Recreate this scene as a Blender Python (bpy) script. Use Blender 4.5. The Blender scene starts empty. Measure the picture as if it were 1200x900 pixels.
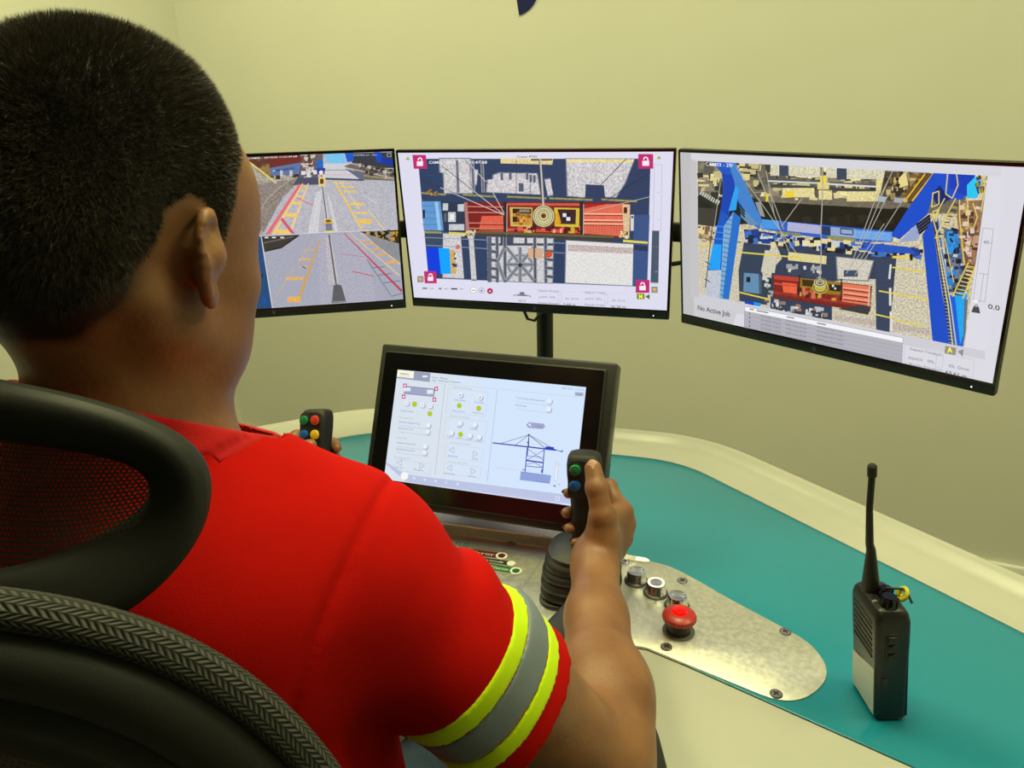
import bpy, bmesh, math, random
import numpy as np
from mathutils import Matrix, Vector
C = bpy.context.scene.collection
PI = math.pi
FPX = 889.0
# ---------------------------------------------------------------- camera
CAM = np.array([0.0, 0.0, 1.39])
_p, _r = math.radians(20.76), math.radians(-1.445)
FW = np.array([0, math.cos(_p), -math.sin(_p)])
_up = np.array([0, math.sin(_p), math.cos(_p)])
_rt = np.array([1.0, 0, 0])
CR = math.cos(_r) * _rt + math.sin(_r) * _up
CU = -math.sin(_r) * _rt + math.cos(_r) * _up
cam = bpy.data.objects.new('camera', bpy.data.cameras.new('camera'))
C.objects.link(cam)
cam.data.sensor_width = 36.0
cam.data.lens = FPX / 1200 * 36
cam.data.clip_start = 0.01
mw = Matrix.Identity(4)
for i in range(3):
    mw[i][0], mw[i][1], mw[i][2], mw[i][3] = CR[i], CU[i], -FW[i], CAM[i]
cam.matrix_world = mw
bpy.context.scene.camera = cam

def ray(x, y):
    return FW + CR * (x - 600) / FPX - CU * (y - 450) / FPX
def PD(x, y, d):                       # survey: picture point at a measured distance
    return CAM + ray(x, y) * d
def PZ(x, y, z=0.75):                  # survey: picture point on a level plane
    r = ray(x, y)
    return CAM + r * ((z - CAM[2]) / r[2])

def srgb(r, g, b):
    f = lambda c: (c / 255 / 12.92) if c <= 10 else ((c / 255 + 0.055) / 1.055) ** 2.4
    return (f(r), f(g), f(b))

# ---------------------------------------------------------------- materials
def new_mat(name):
    m = bpy.data.materials.new(name); m.use_nodes = True
    nt = m.node_tree
    return m, nt, nt.nodes['Principled BSDF']
def mat(name, col, rough=0.5, metal=0.0, spec=0.5, noise=0.0, nscale=40, bump=0.0, bscale=200, coat=0.0,
        sss=0.0, sheen=0.0, emit=None, estr=1.0, stretch=None, rnoise=0.0, detail=4):
    m, nt, b = new_mat(name)
    b.inputs['Base Color'].default_value = (*col, 1)
    b.inputs['Roughness'].default_value = rough
    b.inputs['Metallic'].default_value = metal
    b.inputs['Specular IOR Level'].default_value = spec
    b.inputs['Coat Weight'].default_value = coat
    if sss:
        b.inputs['Subsurface Weight'].default_value = sss
        b.inputs['Subsurface Radius'].default_value = (1.0, 0.35, 0.15)
        b.inputs['Subsurface Scale'].default_value = 0.008
    if sheen:
        b.inputs['Sheen Weight'].default_value = sheen
        b.inputs['Sheen Roughness'].default_value = 0.4
    if emit:
        b.inputs['Emission Color'].default_value = (*emit, 1)
        b.inputs['Emission Strength'].default_value = estr
    tc = nt.nodes.new('ShaderNodeTexCoord')
    src = tc.outputs['Object']
    if stretch:
        mp = nt.nodes.new('ShaderNodeMapping'); mp.inputs['Scale'].default_value = stretch
        nt.links.new(src, mp.inputs['Vector']); src = mp.outputs['Vector']
    if noise or rnoise:
        n = nt.nodes.new('ShaderNodeTexNoise'); n.inputs['Scale'].default_value = nscale
        n.inputs['Detail'].default_value = detail
        nt.links.new(src, n.inputs['Vector'])
        if noise:
            mr = nt.nodes.new('ShaderNodeMapRange')
            mr.inputs['From Min'].default_value = 0.25; mr.inputs['From Max'].default_value = 0.75
            mr.inputs['To Min'].default_value = 1 - noise; mr.inputs['To Max'].default_value = 1 + noise
            nt.links.new(n.outputs['Fac'], mr.inputs['Value'])
            hm = nt.nodes.new('ShaderNodeVectorMath'); hm.operation = 'SCALE'
            hm.inputs[0].default_value = col
            nt.links.new(mr.outputs['Result'], hm.inputs['Scale'])
            nt.links.new(hm.outputs['Vector'], b.inputs['Base Color'])
        if rnoise:
            mr = nt.nodes.new('ShaderNodeMapRange')
            mr.inputs['From Min'].default_value = 0.25; mr.inputs['From Max'].default_value = 0.75
            mr.inputs['To Min'].default_value = rough - rnoise; mr.inputs['To Max'].default_value = rough + rnoise
            nt.links.new(n.outputs['Fac'], mr.inputs['Value'])
            nt.links.new(mr.outputs['Result'], b.inputs['Roughness'])
    if bump:
        n = nt.nodes.new('ShaderNodeTexNoise'); n.inputs['Scale'].default_value = bscale
        n.inputs['Detail'].default_value = 3
        nt.links.new(src, n.inputs['Vector'])
        bp = nt.nodes.new('ShaderNodeBump'); bp.inputs['Strength'].default_value = bump
        bp.inputs['Distance'].default_value = 0.001
        nt.links.new(n.outputs['Fac'], bp.inputs['Height'])
        nt.links.new(bp.outputs['Normal'], b.inputs['Normal'])
    return m

M = {}
M['wall'] = mat('wall_paint', (0.66, 0.655, 0.58), 0.75, noise=0.02, nscale=3, bump=0.15, bscale=160)
M['wall_dark'] = mat('partition_grey', (0.10, 0.10, 0.09), 0.8, noise=0.05)
M['ceiling'] = mat('ceiling_paint', (0.76, 0.76, 0.70), 0.8, noise=0.02)
M['floor'] = mat('floor_vinyl', (0.16, 0.155, 0.14), 0.4, noise=0.12, nscale=12)
M['skirting'] = mat('skirting_white', (0.85, 0.85, 0.8), 0.4, noise=0.02)
M['desk_white'] = mat('desk_white', (0.47, 0.465, 0.42), 0.33, noise=0.02, nscale=8)
M['teal'] = mat('teal_laminate', (0.008, 0.225, 0.34), 0.22, spec=0.6, noise=0.03, nscale=5, bump=0.03, bscale=400)
M['steel'] = mat('brushed_steel', (0.76, 0.75, 0.70), 0.50, metal=1.0, noise=0.10, nscale=160, rnoise=0.07, stretch=(1, 1, 1), bump=0.05, bscale=700)
M['steel_bright'] = mat('polished_steel', (0.8, 0.8, 0.78), 0.18, metal=1.0, noise=0.05, nscale=60)
M['screw'] = mat('screw_steel', (0.5, 0.49, 0.45), 0.3, metal=1.0, noise=0.1)
M['blackp'] = mat('black_plastic', (0.012, 0.012, 0.012), 0.42, noise=0.2, nscale=30, bump=0.1, bscale=900)
M['blackm'] = mat('black_matt', (0.010, 0.010, 0.010), 0.6, noise=0.2, nscale=50, bump=0.2, bscale=1200)
M['blackg'] = mat('black_gloss', (0.004, 0.004, 0.005), 0.12, noise=0.1)
M['rubber'] = mat('black_rubber', (0.016, 0.016, 0.016), 0.5, noise=0.15, nscale=60, bump=0.12, bscale=1500)
M['dark_metal'] = mat('dark_metal', (0.02, 0.02, 0.02), 0.35, metal=0.3, noise=0.1)
M['housing'] = mat('panel_housing', (0.022, 0.022, 0.02), 0.38, noise=0.15, nscale=60)
M['logo_grey'] = mat('logo_grey', (0.22, 0.22, 0.24), 0.35, metal=0.3)
M['chair_pl'] = mat('chair_plastic', (0.010, 0.011, 0.010), 0.58, noise=0.15, nscale=20, bump=0.10, bscale=700)
M['green'] = mat('green_button', (0.01, 0.20, 0.08), 0.25, coat=0.3, noise=0.03)
M['blue'] = mat('blue_button', (0.005, 0.10, 0.42), 0.25, coat=0.3, noise=0.03)
M['redb'] = mat('red_button', (0.60, 0.035, 0.02), 0.25, coat=0.3, noise=0.03)
M['yellowb'] = mat('yellow_button', (0.75, 0.48, 0.02), 0.25, coat=0.3, noise=0.03)
M['estop'] = mat('emergency_red', (0.45, 0.025, 0.02), 0.35, noise=0.05, nscale=300)
M['estop_lit'] = mat('emergency_lens', (0.7, 0.0, 0.0), 0.2, emit=(1, 0.0, 0.0), estr=0.9)
M['ring_lit'] = mat('ring_lit', (0.8, 0.8, 0.75), 0.3, emit=(1, 0.97, 0.75), estr=0.75)
M['led'] = mat('led_white', (0.9, 0.9, 0.9), 0.3, emit=(1, 1, 1), estr=1.6)
M['grey_coll'] = mat('grey_washer', (0.20, 0.20, 0.16), 0.45, noise=0.05)
M['label_white'] = mat('label_paper', (0.55, 0.57, 0.55), 0.5, noise=0.04, nscale=90)
M['tag_yellow'] = mat('yellow_tag', (0.75, 0.62, 0.03), 0.4, noise=0.05)
M['printk'] = mat('print_black', (0.012, 0.012, 0.012), 0.45)
M['printr'] = mat('print_red', (0.10, 0.012, 0.01), 0.45)
M['printg'] = mat('print_green', (0.015, 0.13, 0.03), 0.45)
M['printt'] = mat('print_teal', (0.015, 0.20, 0.16), 0.45)
M['printw'] = mat('print_white', (0.75, 0.75, 0.70), 0.45)
M['printgr'] = mat('print_grey', (0.35, 0.36, 0.32), 0.4, metal=0.5)
M['navy'] = mat('navy_vinyl', (0.006, 0.010, 0.085), 0.35, noise=0.03)
M['vinyl_white'] = mat('vinyl_white_edge', (0.85, 0.85, 0.8), 0.5)
M['lamp'] = mat('lamp_diffuser', (0.9, 0.9, 0.85), 0.5, emit=(1.0, 0.975, 0.50), estr=6.0)

# ---------------------------------------------------------------- objects
def empty(name, M4, label, cat, group=None):
    o = bpy.data.objects.new(name, None); C.objects.link(o)
    o.empty_display_size = 0.05
    o.matrix_world = M4
    o['label'] = label; o['category'] = cat
    if group: o['group'] = group
    return o
def link_mesh(name, me, mats, parent=None, smooth=None):
    if not isinstance(mats, (list, tuple)): mats = [mats]
    for m in mats: me.materials.append(m)
    o = bpy.data.objects.new(name, me); C.objects.link(o)
    if parent is not None: o.parent = parent
    return o
def tag(o, label=None, cat=None, group=None, kind=None):
    if label: o['label'] = label
    if cat: o['category'] = cat
    if group: o['group'] = group
    if kind: o['kind'] = kind
    return o

class MB:
    """collects shapes in one bmesh"""
    def __init__(s): s.bm = bmesh.new()
    def _add(s, verts, faces, mi=0, smooth=True):
        vs = [s.bm.verts.new(v) for v in verts]
        for f in faces:
            try:
                fc = s.bm.faces.new([vs[i] for i in f]); fc.material_index = mi; fc.smooth = smooth
            except ValueError: pass
        return vs
    def box(s, c, size, bevel=0.0, R=None, mi=0, seg=2):
        b = bmesh.new(); bmesh.ops.create_cube(b, size=1.0)
        for v in b.verts: v.co = Vector((v.co.x * size[0], v.co.y * size[1], v.co.z * size[2]))
        if bevel: bmesh.ops.bevel(b, geom=b.edges[:], offset=min(bevel, min(size) * 0.49), segments=seg, profile=0.5, affect='EDGES')
        T = Matrix.Translation(c)
        if R is not None: T = T @ R.to_4x4()
        b.verts.index_update()
        s._add([T @ v.co for v in b.verts], [[v.index for v in f.verts] for f in b.faces], mi)
        b.free(); return s
    def lathe(s, prof, T=None, seg=32, mi=0, cap=True):
        T = T or Matrix.Identity(4); vs = []; fs = []
        n = len(prof)
        for i in range(seg):
            a = 2 * PI * i / seg
            for r, z in prof: vs.append(T @ Vector((r * math.cos(a), r * math.sin(a), z)))
        for i in range(seg):
            j = (i + 1) % seg
            for k in range(n - 1): fs.append((i * n + k, j * n + k, j * n + k + 1, i * n + k + 1))
        if cap:
            fs.append([i * n + n - 1 for i in range(seg)])
            fs.append([i * n for i in range(seg)][::-1])
        s._add(vs, fs, mi); return s
    def tube(s, pts, rad, seg=12, mi=0, closed=False, flat=None, up=None):
        """sweep a circle (or ellipse: flat=(a,b) multipliers) along points"""
        pts = [Vector(p) for p in pts]; n = len(pts)
        if not isinstance(rad, (list, tuple)): rad = [rad] * n
        vs = []; fs = []
        prevN = Vector(up) if up is not None else None
        for i, p in enumerate(pts):
            a = pts[(i - 1) % n] if (closed or i > 0) else p
            b = pts[(i + 1) % n] if (closed or i < n - 1) else p
            t = (b - a).normalized()
            if prevN is None:
                prevN = Vector((0, 0, 1)) if abs(t.z) < 0.9 else Vector((1, 0, 0))
            N = (prevN - t * prevN.dot(t)).normalized(); B = t.cross(N)
            if up is None: prevN = N
            fa, fb = flat if flat else (1, 1)
            for k in range(seg):
                an = 2 * PI * k / seg
                vs.append(p + N * (math.cos(an) * rad[i] * fa) + B * (math.sin(an) * rad[i] * fb))
        m = n if closed else n - 1
        for i in range(m):
            j = (i + 1) % n
            for k in range(seg):
                l = (k + 1) % seg
                fs.append((i * seg + k, i * seg + l, j * seg + l, j * seg + k))
        if not closed:
            fs.append([k for k in range(seg)][::-1]); fs.append([(n - 1) * seg + k for k in range(seg)])
        s._add(vs, fs, mi); return s
    def prism(s, poly, z0, z1, T=None, mi=0, bevel=0.0, smooth=False):
        b = bmesh.new()
        vs = [b.verts.new((x, y, z0)) for x, y in poly]
        f = b.faces.new(vs)
        r = bmesh.ops.extrude_face_region(b, geom=[f])
        top = [v for v in r['geom'] if isinstance(v, bmesh.types.BMVert)]
        for v in top: v.co.z = z1
        bmesh.ops.recalc_face_normals(b, faces=b.faces[:])
        if bevel:
            ed = [e for e in b.edges if all(abs(v.co.z - z1) < 1e-7 for v in e.verts)]
            bmesh.ops.bevel(b, geom=ed, offset=bevel, segments=2, profile=0.5, affect='EDGES')
        T = T or Matrix.Identity(4)
        b.verts.index_update()
        s._add([T @ v.co for v in b.verts], [[v.index for v in f.verts] for f in b.faces], mi, smooth)
        b.free(); return s
    def text(s, txt, T, size, mi=0, bold=0.0, width=None):
        me, w = text_mesh(txt, size, bold)
        sx = width / w if (width and w > 0) else 1
        s._add([T @ Vector((x * sx, y, 0)) for x, y in me[0]], me[1], mi, False); return s
    def build(s, name, m, parent=None, autosmooth=35, label=None):
        bmesh.ops.recalc_face_normals(s.bm, faces=s.bm.faces[:])
        me = bpy.data.meshes.new(name); s.bm.to_mesh(me); s.bm.free()
        if autosmooth is not None:
            for p in me.polygons: p.use_smooth = True
            me.set_sharp_from_angle(angle=math.radians(autosmooth))
        o = link_mesh(name, me, m, parent)
        if label: o['label'] = label
        return o

_tc = {}
def text_mesh(txt, size, bold=0.0):
    key = (txt, bold)
    if key not in _tc:
        cu = bpy.data.curves.new('t', 'FONT'); cu.body = txt; cu.size = 1.0; cu.offset = bold
        cu.resolution_u = 3
        ob = bpy.data.objects.new('t', cu)
        me = bpy.data.meshes.new_from_object(ob)
        V = [(v.co.x, v.co.y) for v in me.vertices]; Fc = [tuple(p.vertices) for p in me.polygons]
        bpy.data.objects.remove(ob); bpy.data.meshes.remove(me); bpy.data.curves.remove(cu)
        _tc[key] = (V, Fc)
    V, Fc = _tc[key]
    if not V: return ([], []), 0
    x0 = min(v[0] for v in V); w = (max(v[0] for v in V) - x0) * size
    return ([((x - x0) * size, y * size) for x, y in V], Fc), w

def frame(o, x, y, z):
    m = Matrix.Identity(4)
    for i in range(3):
        m[i][0], m[i][1], m[i][2], m[i][3] = x[i], y[i], z[i], o[i]
    return m
def axis_frame(o, zdir, xhint=(1, 0, 0)):
    z = Vector(zdir).normalized(); x = Vector(xhint); x = (x - z * x.dot(z)).normalized(); y = z.cross(x)
    return frame(o, x, y, z)
def rrect(w, h, r, n=6, cx=0, cy=0):
    out = []
    for sx, sy, a0 in ((1, 1, 0), (-1, 1, 90), (-1, -1, 180), (1, -1, 270)):
        for i in range(n + 1):
            a = math.radians(a0 + 90 * i / n)
            out.append((cx + sx * (w / 2 - r) + r * math.cos(a), cy + sy * (h / 2 - r) + r * math.sin(a)))
    return out
def smooth_poly(pts, r=0.03, n=6):
    """round the corners of an open or closed polygon given as (x,y,r)"""
    out = []; N = len(pts)
    for i in range(N):
        p = Vector(pts[i][:2]); rr = pts[i][2] if len(pts[i]) > 2 else 0
        if rr <= 0: out.append(tuple(p)); continue
        a = Vector(pts[i - 1][:2]); b = Vector(pts[(i + 1) % N][:2])
        d1 = (a - p).normalized(); d2 = (b - p).normalized()
        A = p + d1 * min(rr, (a - p).length * .49); B = p + d2 * min(rr, (b - p).length * .49)
        for k in range(n + 1):
            t = k / n; q = A * (1 - t) ** 2 + p * 2 * t * (1 - t) + B * t * t
            out.append((q.x, q.y))
    return out
# ================================================================= room
RO = Vector((-1.18, 3.04, 0)); wd = Vector((math.cos(math.radians(-24)), math.sin(math.radians(-24)), 0))
bd = Vector((wd.y, -wd.x, 0))                      # from the far wall towards the camera
RM = frame(RO, wd, -bd, (0, 0, 1))                 # room frame: x along the far wall, -y into the room
RW, RD, RH = 4.7, 4.5, 2.75
def struct(name, mb, m):
    o = mb.build(name, m); o.matrix_world = RM; o['kind'] = 'structure'; return o
t = 0.12
struct('floor', MB().box((RW / 2, -RD / 2, -0.05), (RW + 2 * t, RD + 2 * t, 0.1)), M['floor'])
struct('ceiling', MB().box((RW / 2, -RD / 2, RH + 0.05), (RW + 2 * t, RD + 2 * t, 0.1)), M['ceiling'])
struct('wall_back', MB().box((RW / 2, t / 2, RH / 2), (RW + 2 * t, t, RH)), M['wall'])
struct('wall_left', MB().box((-t / 2, -RD / 2, RH / 2), (t, RD, RH)), M['wall'])
struct('wall_right', MB().box((RW + t / 2, -RD / 2, RH / 2), (t, RD, RH)), M['wall'])
struct('wall_front', MB().box((RW / 2, -RD - t / 2, RH / 2), (RW + 2 * t, t, RH)), M['wall_dark'])
struct('baseboard_back', MB().box((RW / 2, -0.008, 0.04), (RW, 0.016, 0.08), 0.004), M['skirting'])
struct('baseboard_left', MB().box((0.008, -RD / 2 - .01, 0.04), (0.016, RD - 0.02, 0.08), 0.004), M['skirting'])

# ceiling lamps: square recessed panels that light the room
def lamp(x, y, power, label, sx=0.6, sy=0.6):
    Mx = RM @ Matrix.Translation((x, -y, RH))
    e = empty('ceiling_lamp', Mx, label, 'ceiling light', 'ceiling light panels')
    f = MB()
    for a, b, c, d in ((0, sy / 2 + .01, sx + .04, .02), (0, -sy / 2 - .01, sx + .04, .02), (sx / 2 + .01, 0, .02, sy), (-sx / 2 - .01, 0, .02, sy)):
        f.box((a, b, -.012), (c, d, .022), .002)
    f.build('lamp_frame', M['skirting'], e)
    MB().box((0, 0, -.004), (sx, sy, .004)).build('diffuser', M['lamp'], e)
    L = bpy.data.lights.new('lamp_light', 'AREA'); L.shape = 'RECTANGLE'; L.size = sx; L.size_y = sy
    L.energy = power; L.color = (1.0, 0.975, 0.50)
    lo = bpy.data.objects.new('lamp_light', L); C.objects.link(lo); lo.parent = e
    lo.location = (0, 0, -0.03)
    return e
lamp(0.75, 1.15, 19, 'square ceiling light panel nearest the left wall')
lamp(2.10, 1.45, 20, 'middle square ceiling light panel above the desk')
lamp(3.45, 1.25, 13.5, 'square ceiling light panel nearest the right wall')

# blue wall sign: quarter ring (only its foot shows at the top of the picture)
def on_wall(px, py):
    r = Vector(ray(px, py)); o = Vector(CAM)
    n = bd; d = (RO - o).dot(n) / r.dot(n)
    return o + r * d
wc = on_wall(603.5, -16); re = (on_wall(603.5, 19) - wc).length
ax = wd; az = Vector((0, 0, 1))
def ring_poly(r0, r1, a0, a1, n=24):
    o = [(r1 * math.cos(math.radians(a0 + (a1 - a0) * i / n)), r1 * math.sin(math.radians(a0 + (a1 - a0) * i / n))) for i in range(n + 1)]
    return o + [(r0 * math.cos(math.radians(a1 - (a1 - a0) * i / n)), r0 * math.sin(math.radians(a1 - (a1 - a0) * i / n))) for i in range(n + 1)]
WM = frame(wc + bd * 0.001, wd, az, bd)
e = empty('wall_logo', WM, 'dark blue quarter ring logo on the wall above the middle monitor', 'wall logo')
MB().prism(ring_poly(re * .43, re, -81, 8), 0.0008, 0.0025).build('logo_ring', M['navy'], e)
MB().prism(ring_poly(re * .40, re * 1.03, -83, 10), 0, 0.0008).build('logo_border', M['vinyl_white'], e, label='white edge around the dark blue ring')

# ================================================================= desk
DA = math.radians(-16.5)
P0 = Vector((.062, 1.507, 0)); DU = Vector((.959, -.284, 0)).normalized(); DV = Vector((-DU.y, DU.x, 0))
DM = frame(P0, DU, DV, (0, 0, 1))
def duv(p):
    d = Vector(p) - P0; return d.dot(DU), d.dot(DV)
ZD = 0.75
desk = empty('control_desk', DM, 'white curved control desk with a teal top surface and raised white back rim', 'desk')
def mir(pts): return pts + [(-x, y) + tuple(r) for x, y, *r in pts[::-1]]
outline = smooth_poly(mir([(0.345, -.085, .09), (1.30, -.885, .05), (1.10, -1.25, .05), (0.75, -1.06, .06), (0.36, -.93, .06), (0.22, -.80, .05)]))
MB().prism(outline, ZD - .045, ZD, bevel=.006).build('worktop', M['desk_white'], desk)
tealp = smooth_poly(mir([(0.305, -.172, .07), (1.27, -.995, .02), (1.22, -1.055, .02), (0.305, -.693, .0)]))
MB().prism(tealp, ZD, ZD + .0025, bevel=.0008).build('teal_surface', M['teal'], desk)
# rim: a profile swept between the inner and outer path
def path_pts(pts, n=10):
    out = []
    full = pts
    for i in range(len(full)):
        p = Vector(full[i][:2]); rr = full[i][2]
        if rr <= 0: out.append(p); continue
        a = Vector(full[i - 1][:2]); b = Vector(full[i + 1][:2])
        A = p + (a - p).normalized() * rr; B = p + (b - p).normalized() * rr
        for k in range(n + 1):
            t = k / n; out.append(A * (1 - t) ** 2 + p * 2 * t * (1 - t) + B * t * t)
    return out
inn = path_pts([(-1.27, -.995, 0), (-.305, -.172, .07), (.305, -.172, .07), (1.27, -.995, 0)])
out_ = path_pts([(-1.335, -.915, 0), (-.352, -.088, .10), (.352, -.088, .10), (1.335, -.915, 0)])
prof = [(0, .0002), (0, .004), (.03, .0055), (.25, .0065), (.52, .007), (.62, .009), (.70, .014), (.78, .0205), (.86, .0235), (.93, .0235), (.98, .021), (1.0, .016), (1.01, 0), (1.0, -.10), (.8, -.10), (.8, -.04)]
mb = MB(); vs = []; fs = []
for a, b in zip(inn, out_):
    for tt, zz in prof:
        q = a.lerp(b, tt); vs.append((q.x, q.y, ZD + zz))
n = len(prof)
for i in range(len(inn) - 1):
    for k in range(n - 1): fs.append((i * n + k, (i + 1) * n + k, (i + 1) * n + k + 1, i * n + k + 1))
fs.append(list(range(n))[::-1]); fs.append([(len(inn) - 1) * n + k for k in range(n)])
mb._add(vs, fs); mb.build('back_rim', M['desk_white'], desk, autosmooth=50)
# body under the worktop
for sx in (1, -1):
    bp = smooth_poly([(sx * .55, -.36, .03), (sx * 1.10, -.82, .03), (sx * .95, -1.05, .03), (sx * .62, -.88, .03)])
    MB().prism(bp, 0.0, ZD - .045).build('desk_pedestal', M['desk_white'], desk)
MB().prism(smooth_poly([(-.5, -.20, .02), (.5, -.20, .02), (.5, -.24, .0), (-.5, -.24, .0)]), 0.12, ZD - .045).build('modesty_panel', M['desk_white'], desk)

# ---- steel control plate
ZP = ZD + .0045
plate = empty('control_plate', DM @ Matrix.Translation((0, 0, ZD)), 'brushed steel control plate with round ends set into the desk', 'control panel')
half = [(0.0, -.505), (.26, -.506), (.305, -.5115), (.33, -.522), (.365, -.545), (.396, -.568), (.449, -.603), (.489, -.631), (.505, -.653), (.512, -.677), (.508, -.702), (.492, -.727), (.473, -.741), (.45, -.744), (.42, -.735), (.305, -.695), (.10, -.695), (0.0, -.695)]
def catmull(P, n=5):
    out = []
    for i in range(len(P) - 1):
        p0 = Vector(P[max(i - 1, 0)]); p1 = Vector(P[i]); p2 = Vector(P[i + 1]); p3 = Vector(P[min(i + 2, len(P) - 1)])
        for k in range(n):
            t = k / n
            q = .5 * ((2 * p1) + (p2 - p0) * t + (2 * p0 - 5 * p1 + 4 * p2 - p3) * t * t + (3 * p1 - p0 - 3 * p2 + p3) * t ** 3); out.append((q.x, q.y))
    return out + [P[-1]]
half = [half[0]] + catmull(half[1:-3]) + half[-3:]
pl = half + [(-x, y) for x, y in half[::-1][1:-1]]
MB().prism(pl, 0.0001, ZP - ZD, bevel=.0008).build('steel_plate', M['steel'], plate)
MB().prism([(x * 1.0012, -.6 + (y + .6) * 1.003) for x, y in pl], .0001, .0012).build('plate_gasket', M['blackm'], plate)
def loc(T, *p): return T @ Vector(p)
def screw(u, v):
    z = ZP - ZD
    m = MB()
    m.lathe([(.0, z), (.0072, z), (.0072, z + .0004), (.0058, z + .0016), (.0, z + .0018)], Matrix.Translation((u, v, 0)), 20, cap=False)
    o = m.build('screw', M['screw'], plate)
    a = random.uniform(0, 1.5)
    s2 = MB()
    for k in (0, 1):
        s2.box((u, v, z + .0018), (.0075, .0013, .0007), R=Matrix.Rotation(a + k * PI / 2, 3, 'Z'))
    s2.lathe([(.0058, z + .0006), (.0070, z + .0006), (.0070, z + .0012), (.0058, z + .0012)], Matrix.Translation((u, v, 0)), 20, cap=False)
    s2.build('screw_recess', M['printk'], o)
random.seed(3)
for u, v in ((.253, -.519), (.337, -.547), (.469, -.624), (.328, -.689), (.454, -.737), (.08, -.511), (-.08, -.511), (-.337, -.547), (-.469, -.624), (-.454, -.737)):
    screw(u, v)
def push_button(u, v, lit):
    z = ZP - ZD
    T = Matrix.Translation((u, v, z))
    o = MB().lathe([(0, 0), (.0165, 0), (.0165, .0015), (.015, .0025), (.0, .0025)], T, 32, cap=False).build('push_button', M['rubber'], plate,
        label='round steel push button with a lit white ring' if lit else 'round plain steel push button')
    MB().lathe([(.0, .0025), (.0145, .0025), (.0142, .0045), (.0132, .006), (.0128, .0155), (.0118, .017), (.0100, .0172), (.0098, .0162), (0, .0162)], T, 32, cap=False).build('button_body', M['steel_bright'], o)
    if lit:
        MB().lathe([(.0088, .0163), (.0115, .0163), (.0115, .0175), (.0088, .0175)], T, 32, cap=False).build('lit_ring', M['ring_lit'], o, label='lit white ring')
    MB().lathe([(0, .016), (.0086, .016), (.0086, .0172), (.007, .0174), (0, .0174)], T, 32, cap=False).build('button_cap', M['steel_spun'], o)
# spun metal: anisotropic conic highlight from a radial bump
m_, nt, b_ = new_mat('spun_steel')
b_.inputs['Base Color'].default_value = (.6, .6, .57, 1); b_.inputs['Metallic'].default_value = 1; b_.inputs['Roughness'].default_value = .28
b_.inputs['Anisotropic'].default_value = .9
tg = nt.nodes.new('ShaderNodeTangent'); tg.direction_type = 'RADIAL'; tg.axis = 'Z'
nt.links.new(tg.outputs['Tangent'], b_.inputs['Tangent'])
M['steel_spun'] = m_
push_button(.275, -.562, False); push_button(.304, -.583, True); push_button(.334, -.604, False)
push_button(-.275, -.562, False); push_button(-.304, -.583, False); push_button(-.334, -.604, False)
# emergency stop
T = Matrix.Translation((.340, -.655, ZP - ZD))
es = MB().lathe([(0, 0), (.0200, 0), (.0200, .0015), (.0, .0015)], T, 40, cap=False).build('emergency_stop', M['grey_coll'], plate, label='red mushroom emergency stop button on a black collar')
MB().lathe([(.0, .0015), (.0150, .0015), (.0145, .013), (.0135, .018), (0, .018)], T, 40, cap=False).build('stop_collar', M['blackp'], es)
mbx = MB(); pr = [(.0, .017), (.0135, .017), (.0195, .0195), (.0208, .0225), (.0202, .0255), (.0165, .0285), (.0105, .0302), (.0, .0302)]
mbx.lathe(pr, T, 48, cap=False)
for k in range(30):
    a = 2 * PI * k / 30
    mbx.box((T @ Vector((.0200 * math.cos(a), .0200 * math.sin(a), .0215))), (.0022, .0016, .005), .0004, R=Matrix.Rotation(a, 3, 'Z'))
mbx.build('stop_mushroom', M['estop'], es)
MB().lathe([(0, .0300), (.0095, .0300), (.0080, .0325), (.004, .0337), (0, .034)], T, 32, cap=False).build('stop_lens', M['estop_lit'], es)
# printed labels on the plate
z = ZP - ZD
ang = math.atan2(-.0005, .06)
def pill(u0, v0, u1, v1, w, m, lab, ringm, txt):
    d = Vector((u1 - u0, v1 - v0)); L = d.length; a = math.atan2(d.y, d.x)
    T = Matrix.Translation(((u0 + u1) / 2, (v0 + v1) / 2, z)) @ Matrix.Rotation(a, 4, 'Z')
    o = MB().prism(rrect(L + w, w, w * .49), .0, .0003, T).build('printed_label', m, plate, label=lab)
    MB().lathe([(w * .40, .0003), (w * .62, .0003), (w * .62, .0006), (w * .40, .0006)], T @ Matrix.Translation((L / 2, 0, 0)), 24, cap=False).build('label_ring', M['printw'] if ringm is None else ringm, o)
    if ringm is None:
        MB().lathe([(0, .0003), (w * .5, .0003), (w * .5, .0005), (0, .0005)], T @ Matrix.Translation((L / 2, 0, 0)), 24, cap=False).build('label_spot', M['printw'], o)
    else:
        MB().lathe([(0, .0003), (w * .22, .0003), (w * .22, .0007), (0, .0007)], T @ Matrix.Translation((L / 2, 0, 0)), 24, cap=False).build('label_spot', m, o)
    MB().text(txt, T @ Matrix.Translation((-L * .32, -w * .22, .0004)), w * .62, width=L * .62).build('label_text', M['printw'], o, None)
pill(.021, -.549, .075, -.5485, .0140, M['printr'], 'dark red printed pill label', M['printw'], 'Error')
pill(.040, -.5640, .094, -.5640, .0100, M['printk'], 'black printed pill label', None, 'Com Controller')
pill(.050, -.578, .106, -.580, .0140, M['printg'], 'green printed pill label', M['printw'], 'MCP Operation')
MB().text('STATUS', Matrix.Translation((-.030, -.539, z + .0003)), .015, width=.049).build('printed_text', M['printt'], plate, None)
ol = [(-.134, -.533), (.118, -.533, ), (.128, -.535), (.134, -.541), (.135, -.549), (.122, -.640), (.119, -.648), (.112, -.652), (-.112, -.652)]
mbx = MB()
for a, b in zip(ol, ol[1:]):
    mbx.tube([(a[0], a[1], z), (b[0], b[1], z)], .0004, 6)
mbx.build('printed_outline', M['printgr'], plate)

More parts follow.
